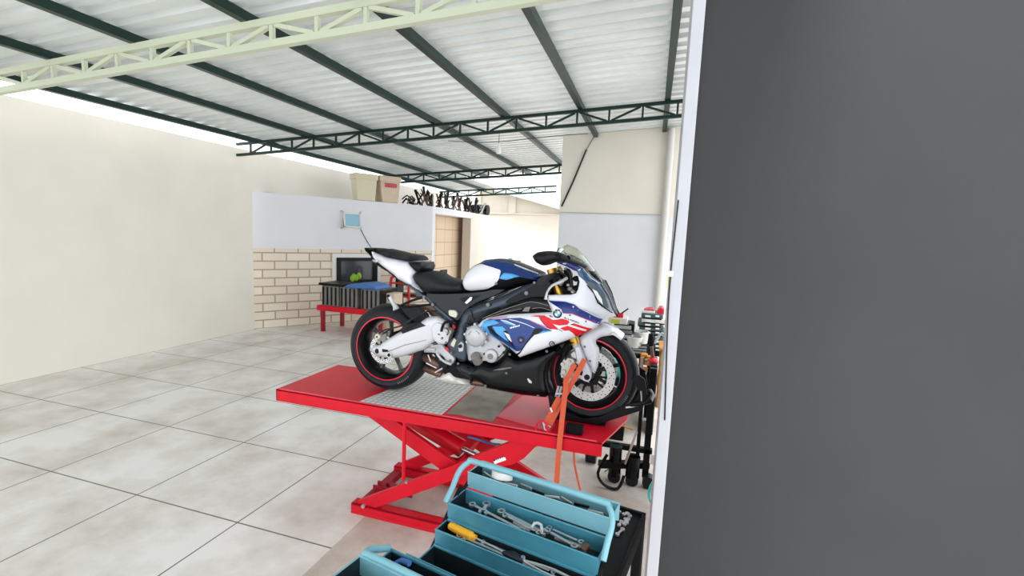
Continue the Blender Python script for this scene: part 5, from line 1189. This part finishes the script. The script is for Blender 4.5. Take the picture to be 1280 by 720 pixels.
# outer body under the trays
zm = -.90+H-ZC
MB().m('teal_paint').box((.004, -.345, 0.0), (TL-.004, -.29, zm)).obj('body', tx, local=True); MB().m('teal_paint').box((.004, -.165, 0), (TL-.004, -.11, zm)).obj('body', tx, local=True)
def zz(z): return z+H-ZC
for x in (-.003, TL+.003):
    for pts in ([(.20, -.93), (.135, -.87), (.06, -.82), (-.04, -.775)], [(.16, -.90), (.09, -.83), (.03, -.78)], [(.25, -.93), (.315, -.87), (.39, -.82), (.49, -.775)], [(.29, -.90), (.36, -.83), (.42, -.78)]):
        mb = MB().m('gloss_black')
        for a_, b_ in zip(pts[:-1], pts[1:]): mb.bar((x, -a_[0], zz(a_[1])), (x, -b_[0], zz(b_[1])), .003, .012, (1, 0, 0))
        mb.obj('hinge_arm', tx, local=True)
def handle(w_p, z_p, w_t, z_t):
    P = [(-.008, -w_p, zz(z_p))]
    for s in (.35, .7): P.append((-.006, -(w_p+(w_t-w_p)*s), zz(z_p+(z_t-z_p)*s)))
    P += [(.012, -w_t*.97-w_p*.03, zz(z_t-.006)), (.05, -w_t, zz(z_t)), (TL-.05, -w_t, zz(z_t)), (TL-.008, -w_t, zz(z_t-.006))]
    for s in (.7, .35): P.append((TL+.012, -(w_p+(w_t-w_p)*s), zz(z_p+(z_t-z_p)*s)))
    P.append((TL+.012, -w_p, zz(z_p)))
    MB().m('teal_light').tube(P, .0085, 14, smooth=2).obj('handle', tx, local=True)
handle(.105, -.80, .012, -.702)
handle(.347, -.80, .445, -.745)

# tools in the trays (own objects in world space)
ct, s_t = math.cos(tht), math.sin(tht)
def tw(u, w, z): return Vector((-.508+u*ct-(-w)*s_t*1.0, 1.307+u*s_t+(-w)*ct, z))
def tf(name, z_local_floor=0): pass
def wrench(u0, w0, u1, w1, zfl, r, label, kind='combo', name='spanner', k='steel'):
    z = zfl+ZC+.004; a = tw(u0, w0, z); b2 = tw(u1, w1, z+.003); d = (b2-a); L = d.length; d.normalize(); s = Vector((-d.y, d.x, 0))
    t = thing(name, label, name.replace('_', ' '), a, group=None)
    off = Vector(a)
    MB().m(k).bar(a+d*.012, b2-d*.012, r*1.1, r*.55).obj('shaft', t, bevel=.001)
    R = r*1.35
    n = Vector((0, 0, 1))
    MB().m(k).lathe([(R*.55, -r*.35), (R, -r*.35), (R, r*.35), (R*.55, r*.35)], a, (n, d, s), 18, closed=True).obj('ring_end', t)
    mb = MB().m(k)
    if kind == 'combo': mb.lathe([(R*.5, -r*.35), (R*1.05, -r*.35), (R*1.05, r*.35), (R*.5, r*.35)], b2, (n, d, s), 16, .6, 2*PI-.6, closed=True)
    else: mb.lathe([(R*.55, -r*.35), (R, -r*.35), (R, r*.35), (R*.55, r*.35)], b2, (n, d, s), 16, closed=True)
    mb.obj('open_end' if kind == 'combo' else 'ring_end', t)
    return t
fm_ = {k: v for k, v in fl.items()}
top = .028
wrench(.09, .03, .105, .075, fm_['back_mid']+top, .010, 'short ring spanner standing out at the left end of the upper blue tray')
wrench(.055, .055, .24, .090, fm_['back_mid']+top, .008, 'long slim spanner at the left of the upper blue tray')
wrench(.15, .045, .30, .072, fm_['back_mid']+top+.004, .009, 'thick angled spanner in the middle of the upper blue tray')
wrench(.17, .06, .29, .085, fm_['back_mid']+top+.008, .006, 'thin spanner lying across the middle of the upper blue tray')
wrench(.30, .05, .39, .075, fm_['back_mid']+top, .008, 'double ring spanner at the right of the upper blue tray', 'ring')
wrench(.30, .035, .40, .05, fm_['back_mid']+top, .006, 'thin spanner at the back right of the upper blue tray')
def rod(name, cat, label, pts, r, k, n=10, sm=1):
    P = [tw(u, w, z) for u, w, z in pts]; return solo(MB().m(k).tube(P, r, n, smooth=sm), name, label, cat)
zf = fm_['back_mid']+ZC+top
rod('bent_spanner', 'spanner', 'cranked silver socket handle bent upwards in the upper blue tray', [(.20, .06, zf), (.255, .075, zf+.004), (.265, .06, zf+.02), (.285, .058, zf+.02), (.295, .075, zf+.004)], .0045, 'silver_cast')
t = thing('hammer', 'small hammer with a brown worn head at the right end of the upper tray', 'hammer', tw(.42, .07, zf)); P0, P1 = tw(.33, .06, zf), tw(.415, .07, zf+.006)
MB().m('crate_grey').cyl(P0, P1, .006, 10).obj('shaft', t); MB().m('bronze').cyl(tw(.418, .055, zf+.006), tw(.414, .088, zf+.008), .010, 16).obj('head', t)
# screwdriver with yellow handle
zf = fm_['back_low']+ZC+top+.006
A, B, Cc = tw(.0+.018, .122, zf+.006), tw(.115, .128, zf+.004), tw(.25, .135, zf)
t = thing('screwdriver', 'screwdriver with a fat yellow handle in the second blue tray', 'screwdriver', A)
d = B-A; mb = MB().m('yellow_plastic').tube([A, A+d*.05, A+d*.2, A+d*.5, A+d*.85, A+d*.9, B], [.006, .011, .0125, .012, .0125, .009, .009], 12); mb.obj('handle', t)
MB().m('steel').cyl(B, Cc, .0032, 10).obj('blade', t)
zz2 = fm_['back_low']+top
wrench(.065, .135, .30, .145, zz2, .007, 'long spanner beside the yellow screwdriver in the second tray')
wrench(.085, .148, .33, .156, zz2, .006, 'thin spanner at the front edge of the second blue tray')
wrench(.14, .128, .36, .14, zz2+.005, .005, 'slender pale spanner right of the screwdriver blade')
t = thing('pliers', 'pair of pliers with dark jaws in the second blue tray', 'pliers', tw(.26, .14, ZC+zz2+.008)); z0 = ZC+zz2+.010
for s in (-1, 1): MB().m('steel').tube([tw(.27, .14, z0), tw(.31, .14+s*.008, z0), tw(.36, .14+s*.012, z0), tw(.42, .14+s*.005, z0)], .004, 8, smooth=1).obj('grip', t)
MB().m('dark_frame').tube([tw(.21, .14, z0), tw(.24, .14, z0), tw(.275, .14, z0)], [.004, .014, .009], 12, smooth=1).obj('jaws', t)
MB().m('steel').cyl(tw(.272, .14, z0-.005), tw(.272, .14, z0+.012), .006, 10).obj('pivot', t)
# tools in the back top tray behind the handle
zt_ = fm_['back_top']+top
for i in range(9):
    u = .05+i*.045
    rod('small_tool', 'tool', 'small bright tool in the rearmost blue tray behind the handle', [(u-.02, -.05+.01*(i % 3), ZC+zt_+.002), (u+.025, -.02-.01*(i % 2), ZC+zt_+.012)], .004, ('steel', 'cart_black', 'silver_cast')[i % 3])['group'] = 'small tools in the rearmost tray'
t = thing('tape_roll', 'pale round tape roll sitting in the rearmost blue tray', 'tape', tw(.10, -.045, ZC+fm_['back_top'])); 
MB().m('white_plastic').lathe([(.022, 0), (.034, 0), (.034, .02), (.022, .02)], tw(.10, -.043, ZC+fm_['back_top']+.034), (Vector((0, .3, .95)).normalized(), Vector((1, 0, 0)), Vector((0, .95, -.3))), 24, closed=True).obj('roll', t)
# main compartment and front trays
zm_ = fm_['main']+ZC
for i, (u0, w0, u1, w1, k, lab) in enumerate(((.10, .19, .25, .25, 'steel', 'long silver bar tool deep in the middle of the toolbox'), (.20, .20, .38, .24, 'silver_cast', 'silver socket bar near the right of the deep compartment'), (.06, .24, .2, .27, 'cart_black', 'black bar at the left of the deep compartment'))):
    rod('tool_bar', 'tool', lab, [(u0, w0, zm_+.03), (u1, w1, zm_+.045)], .006, k)
P0 = tw(.12, .225, zm_+.03)
solo(MB().m('pink_cloth').tube([P0, tw(.16, .23, zm_+.032), tw(.2, .235, zm_+.03)], [.008, .013, .008], 10, smooth=1), 'awl', 'small pink tool lying in the deep middle compartment', 'tool')
zf = fm_['front_mid']+ZC+top
rod('pen_knife', 'tool', 'blue handled tool at the left of the front tray', [(.03, .37, zf), (.045, .36, zf+.012), (.075, .365, zf+.02)], .007, 'tarp_blue')
for i in range(4): rod('small_spanner', 'tool', ('thin silver spanner in the front tray beside the blue handled tool', 'short silver spanner in the middle of the front tray', 'dark spanner in the front tray', 'silver spanner at the right of the front tray')[i], [(.09+i*.07, .37, zf), (.16+i*.07, .395, zf+.004)], .0035, ('steel', 'steel', 'cart_black', 'steel')[i])
# small wrenches on the cart right of the toolbox
S2 = fr(630, 570, 4.8)
sp = [((690, 415), (705, 395)), ((680, 470), (712, 440)), ((722, 410), (730, 380)), ((720, 350), (740, 345)), ((735, 400), (755, 360)), ((668, 330), (690, 335)), ((745, 380), (750, 355))]
for i, (a_, b_) in enumerate(sp):
    a = atz(*S2(*a_), ZC+.006); b2 = atz(*S2(*b_), ZC+.006); d = b2-a; d.normalize()
    mb = MB().m('steel').bar(a, b2, .007, .004); s = Vector((-d.y, d.x, 0))
    for c_ in (a, b2): mb.lathe([(.003, -.003), (.008, -.003), (.008, .003), (.003, .003)], c_, (Vector((0, 0, 1)), d, s), 12, closed=True)
    solo(mb, 'small_spanner', 'small shiny spanner lying on the black cart right of the toolbox', 'spanner', 'small spanners on the cart')
# orange peg on floor by the cart
p = atz(808, 681, 0.0); 

# ================================================================== LIGHT
w = bpy.data.worlds.new('sky'); SC.world = w; w.use_nodes = True
bg = w.node_tree.nodes['Background']; bg.inputs['Color'].default_value = (.90, .95, 1, 1); bg.inputs['Strength'].default_value = 1.6
def area(name, loc, rot, sx, sy, e, col=(1, 1, 1)):
    l = bpy.data.lights.new(name, 'AREA'); l.shape = 'RECTANGLE'; l.size = sx; l.size_y = sy; l.energy = e; l.color = col
    o = bpy.data.objects.new(name, l); C.objects.link(o); o.location = loc; o.rotation_euler = rot; return o
sun = bpy.data.lights.new('sun', 'SUN'); sun.energy = 3; sun.angle = math.radians(20); so_ = bpy.data.objects.new('sun', sun); C.objects.link(so_)
so_.rotation_euler = (math.radians(24), math.radians(8), 0)
SC.view_settings.view_transform = 'Standard'; SC.view_settings.look = 'None'; SC.view_settings.gamma = 1; SC.view_settings.use_curve_mapping = False
SC.view_settings.exposure = .74
